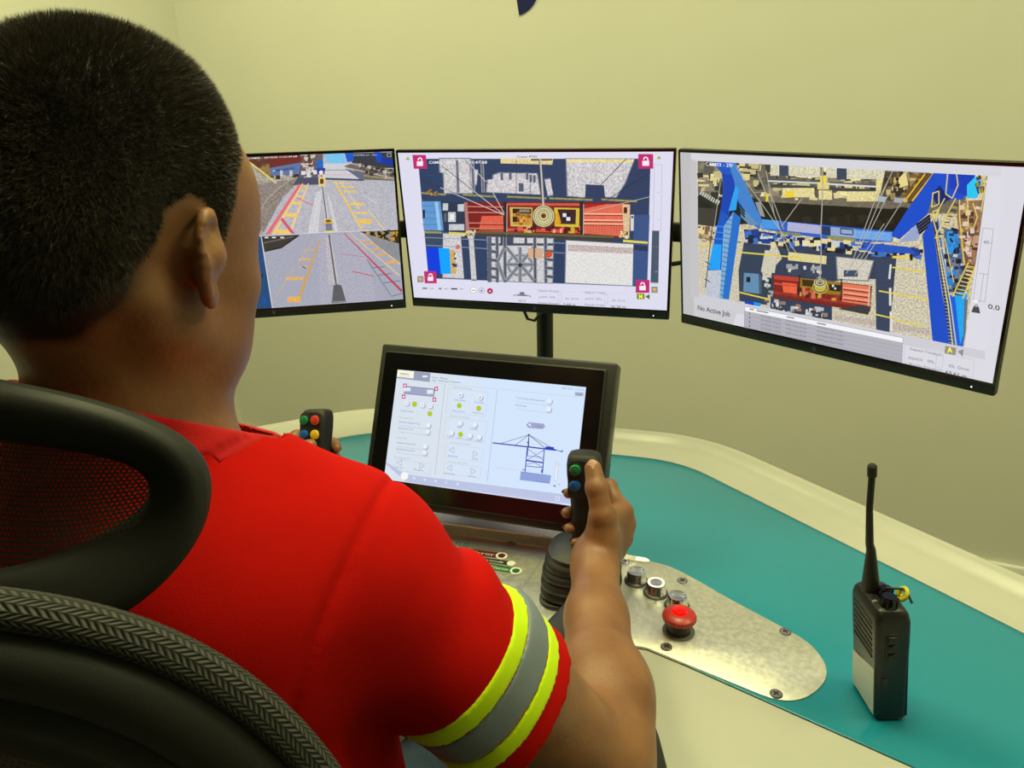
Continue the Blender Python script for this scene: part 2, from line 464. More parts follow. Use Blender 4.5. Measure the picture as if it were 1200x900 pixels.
# steel shelf strip under the touch display
sh = empty('display_shelf', DM @ Matrix.Translation((0, 0, ZD)), 'bent steel shelf strip with rounded ends under the touch display', 'shelf')
us = [-.288, -.282, -.268, -.256, -.20, -.15, 0, .15, .20, .256, .268, .282, .288]
vs = []; fs = []
for u in us:
    a = abs(u)
    vb = -.490 if a <= .15 else (-.490 - (a - .15) / .106 * .020 if a < .257 else -.5105 + (a - .256) * .05)
    vf = -.510 - .004 * min(1, a / .25) if a < .283 else -.512
    zb = .020 if a < .16 else .020 - (a - .16) / .128 * .012
    zf = .0062
    if a > .27: zb = .0075; vb = vf + .010 * (1 - ((a - .27) / .018) ** 2) ** .5 if a < .288 else vf + .0005
    for dz in (0, -.002): vs += [(u, vb, zb + dz), (u, vf, zf + dz)]
for i in range(len(us) - 1):
    o0 = i * 4; o1 = o0 + 4
    fs += [(o0, o0 + 1, o1 + 1, o1), (o0 + 2, o1 + 2, o1 + 3, o0 + 3), (o0 + 1, o0 + 3, o1 + 3, o1 + 1), (o0, o1, o1 + 2, o0 + 2)]
fs += [(0, 2, 3, 1), (48, 49, 51, 50)]
m_s = MB(); m_s._add(vs, fs); m_s.build('shelf_flange', M['steel'], sh, autosmooth=20)
MB().box((0, -.44, .0185), (.40, .13, .003), .001).build('shelf_base', M['steel'], sh)
MB().prism(smooth_poly(mir([(.20, -.40, .01), (.20, -.486, .01)])), .0005, .0172).build('shelf_riser', M['steel'], sh)

# ================================================================= monitors
def panel_frame(c, yaw, tilt):
    yaw = math.radians(yaw); tl = math.radians(tilt)
    rt = Vector((math.cos(yaw), math.sin(yaw), 0)); n_ = Vector((-math.sin(yaw), math.cos(yaw), 0))
    up = Vector((0, 0, 1)) * math.cos(tl) + n_ * math.sin(tl)
    return frame(Vector(CAM) + Vector(c), rt, up.cross(rt), up)
MS = .95
LW, LH = .527 * MS, .2965 * MS
mon_frames = {'left': panel_frame(Vector((-.482, 1.502, -.243)) * MS, 9.8, -1.3),
              'centre': panel_frame(Vector((.046, 1.479, -.245)) * MS, -16.9, -5.4),
              'right': panel_frame(Vector((.487, 1.175, -.244)) * MS, -49.1, -6.9)}
TP = Matrix.Rotation(PI / 2, 4, 'X')       # prism xy -> panel xz, thickness along -y
def hp(mb, T, s):
    r = Matrix.Rotation(0, 4, 'Z')
    sk = .28
    def bar(x0, y0, x1, y1, w=.11):
        d = Vector((x1 - x0, y1 - y0)).normalized(); nn = Vector((-d.y, d.x)) * w / 2
        P = [(x0 - nn.x, y0 - nn.y), (x1 - nn.x, y1 - nn.y), (x1 + nn.x, y1 + nn.y), (x0 + nn.x, y0 + nn.y)]
        mb._add([T @ Vector((a * s, b * s, 0)) for a, b in P], [(0, 1, 2, 3)], 0, False)
    bar(-.62, -.45, -.28, .95); bar(-.42, .35, -.05, .45); bar(-.05, .45, -.24, -.45)
    bar(-.12, -.95, .24, .45); bar(.24, .45, .55, .42); bar(.55, .42, .38, -.42); bar(.38, -.42, .02, -.42)
def monitor(key, label):
    Mx = mon_frames[key]
    e = empty('monitor', Mx, label, 'monitor', 'three monitors above the desk')
    bz, bt, bb = .0045, .005, .0185
    W2, z0, z1 = LW / 2 + bz, -LH / 2 - bb, LH / 2 + bt
    # housing: thin slab with a bulged back
    mb = MB()
    mb.box((0, .006, (z0 + z1) / 2), (2 * W2, .010, z1 - z0), .0015)
    mb.box((0, .022, (z0 + z1) / 2 - .01), (2 * W2 - .12, .026, (z1 - z0) * .72), .008)
    mb.build('housing', M['housing'], e)
    fr = MB()
    cz = (z0 + z1) / 2
    fr.prism(rrect(2 * W2 - .0006, z1 - z0 - .0006, .003), 0.0, .0022, Matrix.Translation((0, .0012, cz)) @ TP)
    fr.build('bezel', M['blackg'], e)
    ch = MB().box((0, -.0014, -LH / 2 - bb / 2 - .001), (2 * W2 - .0006, .001, bb - .0035), .0004)
    ch.build('chin', M['blackp'], e)
    lg = MB(); hp(lg, Matrix.Translation((0, -.0022, -LH / 2 - bb * .5)) @ TP, .0052); lg.build('maker_logo', M['logo_grey'], e, None)
    MB().lathe([(0, 0), (.0011, 0), (.0009, .0006), (0, .0008)], Matrix.Translation((LW / 2 - .024, -.0018, -LH / 2 - bb * .62)) @ TP, 12, cap=False).build('power_light', M['led'], e)
    MB().box((0, .038, -.01), (.10, .008, .10), .002).build('mount_plate', M['dark_metal'], e)
    return e
monL = monitor('left', 'leftmost monitor, partly behind the man, showing two camera views of a paved quay')
monC = monitor('centre', 'middle monitor showing a top view of a red spreader with pink padlock icons')
monR = monitor('right', 'right monitor turned inwards, showing blue crane legs and No Active Job')

# stand: pole clamped behind the rim, cross arms to the three mounts
pc = mon_frames['centre'] @ Vector((0, .092, 0))
polex, poley = pc.x, pc.y
SM = Matrix.Translation((polex, poley, ZD - .06))
st = empty('monitor_stand', SM, 'black pole and jointed arms carrying the three monitors', 'monitor stand')
iSM = SM.inverted()
def W2S(p): return iSM @ Vector(p)
MB().lathe([(0, -.0), (.017, 0), (.017, .52), (.0155, .523), (0, .523)], None, 28, cap=False).build('pole', M['dark_metal'], st)
cl = MB(); Rz = Matrix.Rotation(DA, 3, 'Z')
cl.box(Rz @ Vector((0, -.02, .092)), (.07, .11, .012), .003, R=Rz); cl.box(Rz @ Vector((0, .03, .02)), (.07, .012, .15), .003, R=Rz)
cl.box(Rz @ Vector((0, -.005, -.055)), (.07, .08, .012), .003, R=Rz); cl.lathe([(0, -.05), (.016, -.05), (.016, -.042), (.005, -.042), (.005, .0), (0, .0)], Matrix.Translation(Rz @ Vector((0, -.03, 0))), 16, cap=False)
cl.build('clamp', M['dark_metal'], st)
zc = 1.39 - .245 * MS
mc = mon_frames['centre'] @ Vector((0, .042, -.01)); ml = mon_frames['left'] @ Vector((0, .042, -.01)); mr = mon_frames['right'] @ Vector((0, .042, -.01))
def arm(points, name, r=.014):
    m = MB()
    P = [W2S(p) for p in points]
    for a, b in zip(P, P[1:]):
        d = (b - a); T = axis_frame(a, d, (0, 0, 1))
        m.box((a + b) / 2, (2.0 * r, 1.0 * r, d.length), .004, R=axis_frame((0, 0, 0), d, (0, 0, 1)).to_3x3())
    for p in P: m.lathe([(0, -.024), (.017, -.024), (.017, .024), (0, .024)], Matrix.Translation(p), 20, cap=False)
    m.build(name, M['dark_metal'], st)
pole_p = Vector((polex, poley, zc))
arm([pole_p, mc], 'short_arm')
eL = mon_frames['left'] @ Vector((LW / 2 - .03, .10, -.02)); eR = mon_frames['right'] @ Vector((-LW / 2 + .03, .08, -.015))
arm([pole_p, eL, ml], 'side_arm', .017); arm([pole_p, eR, mr], 'side_arm', .017)
# cables
c = MB()
a = mon_frames['centre'] @ Vector((LW / 2 - .06, .05, -.08)); b = mon_frames['right'] @ Vector((-LW / 2 + .05, .05, -.035))
c.tube([W2S(a), W2S((a + b) / 2 + Vector((0, 0, -.004))), W2S(b)], .0042, 8)
c.build('cable', M['rubber'], st)
c = MB(); F_ = mon_frames['centre']
c.tube([W2S(F_ @ Vector((x, y, zz))) for x, y, zz in ((-.034, .03, -.10), (-.034, .034, -.165), (-.026, .036, -.188), (-.012, .036, -.191), (.002, .05, -.175), (.006, .06, -.13))], .0032, 8)
c.build('cable', M['rubber'], st)

# ================================================================= touch display
TF = panel_frame((-.048, 1.03, .90 - 1.37), -18.8, 25.8)
TW, TH = .30, .171
td = empty('touch_display', TF, 'black framed touch display tilted back on the desk, showing a crane diagram', 'touch screen')
m = MB()
m.box((0, .010, 0), (TW + .053, .012, TH + .057), .0025)
m.build('front_frame', M['housing'], td)
m = MB(); m.box((0, .034, 0), (TW + .078, .040, TH + .080), .004); m.build('housing', M['housing'], td)
MB().prism(rrect(TW + .048, TH + .052, .003), 0, .0016, Matrix.Translation((0, .0040, 0)) @ TP).build('glass', M['blackg'], td)
MB().box((0, .062, 0), (.20, .02, .14), .004).build('back_cover', M['housing'], td)
m = MB(); iT = TF.inverted()
b0 = DM @ Vector((-.0, -.395, ZD + .021)); 
m.box(iT @ (b0 + Vector((0, 0, .035))), (.10, .05, .075), .004, R=(iT.to_3x3() @ DM.to_3x3()))
m.build('foot', M['dark_metal'], td)
# ================================================================= screen pictures (flat vector drawings that glow)
def screen_material():
    m = bpy.data.materials.new('screen_glow'); m.use_nodes = True; nt = m.node_tree
    b = nt.nodes['Principled BSDF']
    b.inputs['Base Color'].default_value = (0.01, 0.01, 0.01, 1); b.inputs['Roughness'].default_value = .35
    at = nt.nodes.new('ShaderNodeAttribute'); at.attribute_name = 'ink'
    gr = nt.nodes.new('ShaderNodeAttribute'); gr.attribute_name = 'grain'
    tc = nt.nodes.new('ShaderNodeTexCoord')
    n = nt.nodes.new('ShaderNodeTexNoise'); n.inputs['Scale'].default_value = 420; n.inputs['Detail'].default_value = 5
    n.inputs['Roughness'].default_value = .7
    nt.links.new(tc.outputs['Object'], n.inputs['Vector'])
    a = nt.nodes.new('ShaderNodeMath'); a.operation = 'SUBTRACT'; a.inputs[1].default_value = .5
    nt.links.new(n.outputs['Fac'], a.inputs[0])
    k = nt.nodes.new('ShaderNodeMath'); k.operation = 'MULTIPLY_ADD'; k.inputs[2].default_value = 1.0
    g2 = nt.nodes.new('ShaderNodeMath'); g2.operation = 'MULTIPLY'; g2.inputs[1].default_value = 2.2; nt.links.new(gr.outputs['Fac'], g2.inputs[0])
    nt.links.new(a.outputs[0], k.inputs[0]); nt.links.new(g2.outputs[0], k.inputs[1])
    mx = nt.nodes.new('ShaderNodeMath'); mx.operation = 'MAXIMUM'; mx.inputs[1].default_value = .02
    nt.links.new(k.outputs[0], mx.inputs[0])
    vm = nt.nodes.new('ShaderNodeVectorMath'); vm.operation = 'SCALE'
    nt.links.new(at.outputs['Color'], vm.inputs[0]); nt.links.new(mx.outputs[0], vm.inputs['Scale'])
    nt.links.new(vm.outputs['Vector'], b.inputs['Emission Color']); b.inputs['Emission Strength'].default_value = 1.0
    return m
SCREEN = screen_material()

def homography(src):
    dst = [(0, 0), (1, 0), (1, 1), (0, 1)]
    A = []; B = []
    for (x, y), (u, v) in zip(src, dst):
        A.append([x, y, 1, 0, 0, 0, -u * x, -u * y]); B.append(u)
        A.append([0, 0, 0, x, y, 1, -v * x, -v * y]); B.append(v)
    h = np.linalg.solve(np.array(A, float), np.array(B, float))
    return np.array([[h[0], h[1], h[2]], [h[3], h[4], h[5]], [h[6], h[7], 1]])

class Screen:
    def __init__(s, corners, W, H, y0):
        s.H = homography(corners); s.Hi = np.linalg.inv(s.H); s.W, s.Hh, s.y0 = W, H, y0
        s.v = []; s.f = []; s.c = []; s.g = []; s.n = 0; s.o = (0, 0, 1)
        s.rnd = random.Random(5)
    def view(s, ox, oy, sc): s.o = (ox, oy, sc)
    def uv(s, p):
        x = s.o[0] + p[0] / s.o[2]; y = s.o[1] + p[1] / s.o[2]
        q = s.H @ np.array([x, y, 1.0]); return max(0, min(1, q[0] / q[2])), max(0, min(1, q[1] / q[2]))
    def _put(s, uvs, faces, col, grain):
        b = len(s.v); y = s.y0 - 2.5e-6 * s.n; s.n += 1
        for u, v in uvs: s.v.append(((u - .5) * s.W, y, (.5 - v) * s.Hh))
        for f in faces: s.f.append([b + i for i in f]); s.c.append(col); s.g.append(grain)
    def poly(s, pts, col, grain=0.0):
        s._put([s.uv(p) for p in pts], [list(range(len(pts)))], srgb(*col), grain)
    def rect(s, x0, y0, x1, y1, col, grain=0.0): s.poly([(x0, y0), (x1, y0), (x1, y1), (x0, y1)], col, grain)
    def line(s, p, q, w, col, grain=0.0, w2=None):
        d = np.array(q, float) - np.array(p, float); L = np.hypot(*d)
        if L < 1e-6: return
        nn = np.array([-d[1], d[0]]) / L / 2; w2 = w if w2 is None else w2
        p = np.array(p, float); q = np.array(q, float)
        s.poly([p - nn * w, q - nn * w2, q + nn * w2, p + nn * w], col, grain)
    def path(s, pts, w, col, grain=0.0):
        for a, b in zip(pts, pts[1:]): s.line(a, b, w, col, grain)
    def soft(s, pts, col, back, grain=0.0, e=5):
        c = np.mean(np.array(pts, float), 0)
        for k, f in ((e, .30), (e * .4, .62), (-e * .3, 1.0)):
            P = []
            for p in pts:
                d = np.array(p, float) - c; L = max(1e-6, np.hypot(*d)); P.append(tuple(c + d * (1 + k / L)))
            s.poly(P, tuple(back[i] + (col[i] - back[i]) * f for i in range(3)), grain * (.4 + .6 * f))
    def softline(s, p, q, w, col, back, grain=0.0):
        for k, f in ((1.7, .35), (1.15, .7), (.6, 1.0)): s.line(p, q, w * k, tuple(back[i] + (col[i] - back[i]) * f for i in range(3)), grain)
    def frame_(s, pts, w, col): s.path(list(pts) + [pts[0]], w, col)
    def disc(s, c, rx, ry, col, grain=0.0, n=20):
        s.poly([(c[0] + rx * math.cos(2 * PI * i / n), c[1] + ry * math.sin(2 * PI * i / n)) for i in range(n)], col, grain)
    def ring(s, c, rx, ry, w, col, n=28):
        P = [(c[0] + rx * math.cos(2 * PI * i / n), c[1] + ry * math.sin(2 * PI * i / n)) for i in range(n + 1)]
        s.path(P, w, col)
    def text(s, txt, p, h, col, p2=None, width=None, bold=0.0):
        """lettering starting at picture point p, cap height h, running to p2 (or given width)"""
        (V, Fc), w = text_mesh(txt, 1.0, bold)
        if not V: return
        if p2 is None: p2 = (p[0] + (width or w * h / .73), p[1])
        a = np.array(s.uv(p)); b = np.array(s.uv(p2)); top = np.array(s.uv((p[0], p[1] - h)))
        ex = (b - a) / w; ey = (top - a) / .73
        # keep letters upright in screen space
        s._put([tuple(np.clip(a + ex * x + ey * y, 0, 1)) for x, y in V], Fc, srgb(*col), 0.0)
    def scatter(s, pts, n, cols, smin, smax, grain=0.3, aspect=1.0):
        """busy machinery: little angular patches inside a quad"""
        P = np.array(pts, float)
        for _ in range(n):
            a, b = s.rnd.random(), s.rnd.random()
            c = (P[0] * (1 - a) + P[1] * a) * (1 - b) + (P[3] * (1 - a) + P[2] * a) * b
            sx = s.rnd.uniform(smin, smax) * aspect; sy = s.rnd.uniform(smin, smax)
            k = s.rnd.uniform(-.4, .4) * sy
            s.poly([(c[0] - sx, c[1] - sy), (c[0] + sx, c[1] - sy + k), (c[0] + sx - k, c[1] + sy), (c[0] - sx - k, c[1] + sy - k)], s.rnd.choice(cols), grain)
    def ladder(s, a0, a1, b0, b1, n, w, col, rail=None):
        for k in range(n):
            t = (k + .5) / n
            p = (a0[0] + (a1[0] - a0[0]) * t, a0[1] + (a1[1] - a0[1]) * t); q = (b0[0] + (b1[0] - b0[0]) * t, b0[1] + (b1[1] - b0[1]) * t)
            s.line(p, q, w, col)
        if rail: s.line(a0, a1, rail, col); s.line(b0, b1, rail, col)
    def build(s, parent, label=None):
        me = bpy.data.meshes.new('screen')
        me.from_pydata(s.v, [], s.f)
        ca = me.attributes.new('ink', 'FLOAT_COLOR', 'CORNER'); ga = me.attributes.new('grain', 'FLOAT', 'FACE')
        cols = []; 
        for p, c in zip(me.polygons, s.c): cols += [c[0], c[1], c[2], 1.0] * p.loop_total
        ca.data.foreach_set('color', cols); ga.data.foreach_set('value', s.g)
        me.update()
        o = link_mesh('screen', me, SCREEN, parent)
        if label: o['label'] = label
        return o

def lock(s, x0, y0, x1, y1, dx=0):
    s.poly([(x0, y0), (x1, y0), (x1 + dx, y1), (x0 + dx, y1)], (192, 42, 112))
    cx = (x0 + x1) / 2 + dx * .6; w = x1 - x0; h = y1 - y0; cy = (y0 + y1) / 2
    s.rect(cx - w * .23, cy - h * .04, cx + w * .23, cy + h * .30, (250, 235, 245))
    P = [(cx - w * .13, cy - h * .12), (cx - w * .12, cy - h * .2), (cx - w * .05, cy - h * .28), (cx + w * .06, cy - h * .28), (cx + w * .13, cy - h * .2), (cx + w * .14, cy)]
    s.path(P, w * .09, (250, 235, 245))

# ---------------------------------------------------------------- middle monitor
NV = (46, 64, 98); LT = (206, 202, 204); YL = (178, 170, 92)
S = Screen([(465.9, 178.2), (789.5, 177.8), (780.5, 363.3), (486.3, 349)], LW, LH, -.0012)
S.view(460, 165, 3.529)
S.rect(0, 30, 1200, 800, (222, 221, 240))
S.poly([(105, 72), (1069, 74), (1052, 604), (152, 570)], NV, .5)
for P in ([(195, 72), (322, 72), (322, 130), (333, 216), (216, 216), (212, 131), (197, 129)],
          [(325, 120), (355, 120), (350, 180), (325, 180)],
          [(420, 140), (445, 132), (600, 134), (614, 222), (392, 212), (395, 160), (418, 158)],
          [(632, 160), (655, 157), (667, 222), (645, 228)],
          [(722, 74), (1002, 76), (962, 176), (925, 234), (882, 232), (878, 184), (800, 180), (798, 234), (727, 228)]):
    S.soft(P, LT, NV, 1.3)
S.poly([(450, 72), (668, 72), (664, 98), (450, 92)], (226, 208, 152), .8)
S.poly([(722, 74), (1002, 76), (996, 90), (722, 88)], (232, 216, 150), .8)
for x in (268, 332, 372): S.softline((x, 78), (x + 6, 214), 8, (96, 98, 116), LT, .8)
for x, y in ((455, 150), (490, 148), (575, 158), (590, 160), (560, 148)): S.softline((x, y - 18), (x, y + 12), 8, (76, 86, 112), LT, .5)
S.line((515, 75), (515, 250), 2, (30, 40, 60)); S.line((573, 160), (573, 250), 2, (30, 40, 60)); S.rect(575, 74, 665, 80, (40, 44, 40))
S.rect(525, 175, 545, 210, (80, 92, 116), .4)
for a in ((118, 215, 222, 222), (292, 222, 430, 231), (476, 231, 640, 238), (652, 238, 830, 245), (865, 243, 1012, 251)):
    S.line(a[:2], a[2:], 8, (150, 146, 84), 1.2)
S.scatter([(148, 200), (190, 200), (190, 225), (148, 225)], 10, [(160, 110, 60), (90, 70, 60), (190, 160, 90)], 3, 7)
# truck cab and chassis
S.poly([(120, 250), (200, 250), (214, 372), (131, 371)], (96, 152, 208), .3)
for k in range(4): S.line((124, 268 + k * 26), (205, 270 + k * 26), 2, (60, 105, 160))
S.poly([(176, 252), (190, 252), (204, 370), (190, 370)], (150, 195, 235), .2); S.rect(126, 285, 136, 320, (25, 35, 60))
S.poly([(202, 252), (302, 252), (304, 378), (214, 374)], (44, 54, 78), .6)
for a in ((210, 258, 232, 288), (232, 295, 264, 336), (272, 262, 298, 292), (236, 345, 300, 371)): S.rect(*a, (196, 202, 206), .8)
S.rect(240, 303, 256, 328, (236, 238, 236)); S.rect(215, 300, 226, 335, (90, 100, 110), .4)
# container and spreader
S.poly([(298, 252), (985, 256), (980, 404), (306, 384)], (126, 32, 34), .7)
S.poly([(372, 312), (462, 310), (466, 376), (360, 372)], (226, 96, 72), .5)
S.poly([(790, 262), (955, 262), (962, 396), (790, 384)], (224, 108, 84), .5)
S.poly([(790, 262), (890, 262), (790, 282)], (170, 40, 40), .4)
for y in (274, 298, 342, 364): S.line((304, y - 2), (466, y), 5, (206, 120, 104), .6); S.line((304, y + 4), (466, y + 6), 3, (70, 20, 24))
for y in (304, 330, 345): S.line((790, y - 2), (962, y), 5, (250, 190, 160), .4); S.line((790, y + 4), (962, y + 6), 3, (110, 34, 30))
for k in range(14): S.line((796 + k * 12, 350), (797 + k * 12, 384), 1.5, (170, 70, 56))
S.poly([(470, 254), (790, 256), (788, 386), (472, 380)], (132, 34, 36), .8)
S.line((478, 262), (780, 264), 10, (206, 92, 76), .7); S.line((478, 368), (786, 376), 12, (214, 80, 64), .9)
S.scatter([(480, 352), (785, 358), (785, 380), (480, 374)], 34, [(226, 90, 70), (90, 20, 24), (60, 30, 30), (240, 170, 140), (200, 170, 60)], 3, 11)
S.poly([(488, 274), (582, 276), (580, 356), (492, 354)], (206, 184, 92), .3); S.poly([(500, 280), (577, 281), (576, 348), (502, 346)], (196, 142, 62), .8)
S.poly([(500, 280), (577, 281), (577, 302), (500, 300)], (52, 34, 28), .5); S.rect(528, 284, 570, 296, (140, 130, 124), .8); S.rect(500, 314, 520, 336, (60, 36, 26))
S.scatter([(505, 300), (570, 300), (570, 345), (505, 345)], 14, [(224, 166, 60), (150, 96, 50), (110, 70, 50)], 3, 9)
S.poly([(672, 276), (776, 279), (774, 358), (674, 354)], (212, 188, 60), .4); S.poly([(686, 283), (762, 285), (760, 346), (690, 344)], (62, 38, 40), .7)
S.poly([(672, 300), (690, 296), (700, 340), (676, 348)], (222, 160, 44), .4)
S.rect(707, 300, 722, 315, (226, 230, 240)); S.rect(722, 316, 738, 331, (226, 230, 240)); S.rect(722, 300, 738, 315, (30, 26, 40)); S.rect(707, 316, 722, 331, (30, 26, 40))
S.disc((628, 314), 48, 48, (60, 54, 40), .3, 32); S.disc((628, 312), 45, 45, (216, 210, 160), .6, 32); S.ring((628, 312), 38, 38, 3, (96, 88, 60)); S.ring((628, 312), 29, 29, 4, (160, 150, 104))
S.ring((628, 310), 20, 20, 3, (90, 84, 60)); S.disc((628, 310), 12, 12, (150, 96, 50)); S.disc((628, 311), 6, 6, (60, 44, 30))
S.ring((628, 312), 45, 45, 2.5, (120, 112, 70))
for x in (468, 784):
    S.poly([(x - 8, 252), (x + 8, 252), (x + 6, 400), (x - 4, 400)], (48, 42, 40), .9); S.line((x + 9, 262), (x + 8, 395), 3, (190, 180, 170), .6)
S.poly([(298, 254), (312, 254), (322, 384), (308, 384)], (176, 120, 116), .9); S.poly([(952, 262), (984, 264), (980, 402), (958, 400)], (218, 190, 150), .9)
S.rect(958, 275, 972, 300, (80, 30, 30)); S.rect(985, 306, 1002, 372, (214, 212, 206), .6); S.rect(988, 312, 998, 320, (60, 60, 60))
S.scatter([(940, 378), (975, 380), (975, 404), (940, 402)], 14, [(225, 220, 200), (40, 40, 30), (210, 190, 110)], 3, 7)
S.scatter([(305, 372), (345, 374), (345, 404), (310, 402)], 16, [(225, 215, 120), (40, 40, 40), (210, 200, 190)], 3, 7)
# lower half
S.soft([(208, 384), (300, 386), (330, 572), (212, 566)], LT, NV, 1.3); S.poly([(286, 396), (312, 396), (350, 574), (300, 572)], NV, .5)
S.soft([(318, 392), (338, 392), (352, 575), (330, 574)], LT, NV, 1.1); S.poly([(135, 378), (212, 384), (212, 442), (142, 440)], (56, 72, 100), .6)
S.line((134, 378), (206, 380), 8, (160, 156, 80), .8); S.line((236, 382), (310, 386), 10, (226, 206, 92), .5)
S.line((350, 378), (918, 398), 9, (96, 98, 62), 1.0); S.poly([(350, 386), (918, 402), (916, 420), (360, 398)], (64, 62, 62), .8)
S.line((955, 414), (1056, 421), 10, (232, 220, 90), .6)
S.disc((274, 440), 10, 9, (214, 96, 84), .5)
S.poly([(141, 441), (196, 443), (206, 551), (153, 548)], (0, 58, 220), .1); S.poly([(193, 443), (240, 446), (246, 551), (204, 551)], (0, 162, 252), .1)
S.poly([(240, 452), (262, 455), (268, 550), (248, 550)], (214, 170, 84), .8); S.scatter([(255, 470), (272, 470), (272, 520), (256, 520)], 9, [(40, 60, 120), (230, 230, 230), (60, 50, 50)], 3, 6)
S.line((130, 400), (920, 432), 2.5, (150, 160, 180)); S.line((138, 432), (745, 466), 2.5, (150, 160, 180))
S.soft([(396, 398), (668, 404), (664, 588), (402, 578)], (204, 203, 206), NV, 1.4)
DK = (66, 74, 92)
S.rect(396, 424, 668, 434, DK, .5); S.rect(450, 396, 504, 426, DK, .5); S.rect(550, 400, 560, 428, DK, .5)
for x in (436, 468, 592, 636): S.softline((x, 398), (x + 2, 586), 9, DK, LT, .5)
S.ring((532, 515), 50, 42, 13, (160, 162, 170)); S.ring((532, 515), 50, 42, 6, (120, 124, 134)); S.ring((532, 515), 22, 18, 8, (150, 152, 160)); S.ring((532, 515), 22, 18, 3, (104, 108, 118))
for a in ((474, 440, 590, 580), (590, 440, 474, 580), (532, 440, 532, 582), (474, 512, 590, 512), (438, 500, 468, 580), (468, 440, 438, 500)): S.softline(a[:2], a[2:], 9, (112, 116, 128), (190, 190, 196), .9)
S.disc((532, 514), 9, 9, (50, 56, 70))
for y in (455, 490, 525, 560): S.softline((396, y), (436, y + 6), 9, DK, LT, .4); S.softline((636, y), (668, y + 3), 9, DK, LT, .4)
S.rect(398, 398, 414, 585, (90, 98, 114), .9)
S.poly([(562, 444), (626, 446), (624, 486), (566, 484)], (212, 170, 134), .8); S.line((590, 440), (590, 490), 6, DK)
S.disc((650, 470), 14, 14, (228, 84, 44), .2); S.ring((650, 470), 9, 8, 2, (160, 50, 30))
S.soft([(722, 412), (1002, 428), (994, 598), (718, 586)], (226, 224, 222), NV, .8); S.poly([(730, 428), (1056, 446), (1055, 470), (730, 456)], (196, 180, 178), 1.6)
S.poly([(1000, 306), (1064, 306), (1052, 603), (992, 598)], (58, 84, 134), .5); S.line((958, 414), (1056, 421), 9, (224, 212, 96), .8); S.line((1000, 440), (1056, 446), 22, (44, 56, 86), .8)
# poles and cables
S.path([(614, 74), (619, 130), (628, 272)], 8, (196, 188, 178), .3); S.path([(610, 74), (614, 130), (621, 240)], 3, (60, 56, 60))
for a, b in (((205, 100), (330, 200)), ((305, 78), (400, 178)), ((115, 160), (300, 230))): S.line(a, b, 2.5, (44, 48, 56))
for a, b in (((330, 200), (466, 306)), ((400, 178), (466, 300)), ((200, 192), (462, 306)), ((325, 98), (390, 168))): S.line(a, b, 2.8, (206, 200, 200))
for a, b in (((968, 75), (860, 186)), ((1066, 130), (878, 252))): S.line(a, b, 3, (44, 50, 66))
S.line((1063, 232), (800, 296), 2.5, (180, 180, 160))
# interface
for a in ((83, 55, 139, 113, 6), (1019, 54, 1080, 115, 0), (134, 540, 184, 590, 4), (1006, 574, 1062, 627, -1)): lock(S, *a)
for x, y in ((64, 70), (1104, 69)): S.poly([(x - 9, y + 6), (x, y - 9), (x + 9, y + 6)], (160, 176, 70))
for x, y in ((120, 573), (1082, 614)):
    S.rect(x - 13, y - 13, x + 13, y + 13, (150, 146, 134)); S.poly([(x - 8, y - 5), (x + 8, y - 5), (x, y + 8)], (244, 184, 76))
S.frame_([(1085, 98), (1116, 99), (1110, 372), (1078, 372)], 1.5, (170, 172, 186)); S.poly([(1074, 371), (1103, 372), (1098, 586), (1066, 584)], (72, 88, 108))
S.line((1074, 436), (1098, 437), 2, (200, 70, 80)); S.line((1084, 540), (1095, 540), 2, (170, 180, 190)); S.text('0.00', (1070, 590), 8, (110, 120, 110), width=24)
for y in (212, 325): S.line((1095, y), (1106, y), 2, (170, 172, 186))
S.rect(1010, 630, 1041, 653, (122, 130, 30)); S.text('M', (1018, 650), 17, (245, 245, 70), width=15, bold=.04); S.poly([(1044, 642), (1062, 632), (1062, 654)], (80, 112, 60))
S.text('Crane: PT01', (519, 68), 9, (60, 60, 70), width=82, bold=.01)
S.text('CAM02 - 29/10', (153, 92), 12, (240, 240, 245), width=110, bold=.01); S.text('21:47.68', (318, 92), 12, (240, 240, 245), width=76, bold=.01)
for x, w, c in ((128, 20, (120, 120, 136)), (158, 18, (190, 190, 206)), (196, 12, (110, 110, 126)), (218, 18, (190, 190, 206)), (247, 26, (70, 70, 84)), (282, 16, (190, 190, 206))):
    S.line((x, 608 + x * .018), (x + w, 608.5 + x * .018), 6, c)
S.disc((340, 617), 13, 12, (250, 250, 252)); S.ring((340, 617), 13, 12, 1.5, (150, 150, 160)); S.line((333, 618), (347, 618), 3, (70, 70, 80))
S.ring((373, 619), 11, 10.5, 2, (150, 150, 160)); S.disc((373, 620), 4, 4, (120, 120, 130)); S.disc((408, 621), 12, 12, (172, 38, 84)); S.disc((408, 622), 4, 4, (240, 200, 214))
S.path([(506, 642), (506, 637), (574, 641), (574, 647)], 3, (110, 110, 116)); S.rect(530, 625, 550, 640, (120, 120, 126)); S.line((520, 637), (560, 639), 6, (120, 120, 126))
S.text('40 ft', (525, 665), 10, (130, 130, 140), width=30)
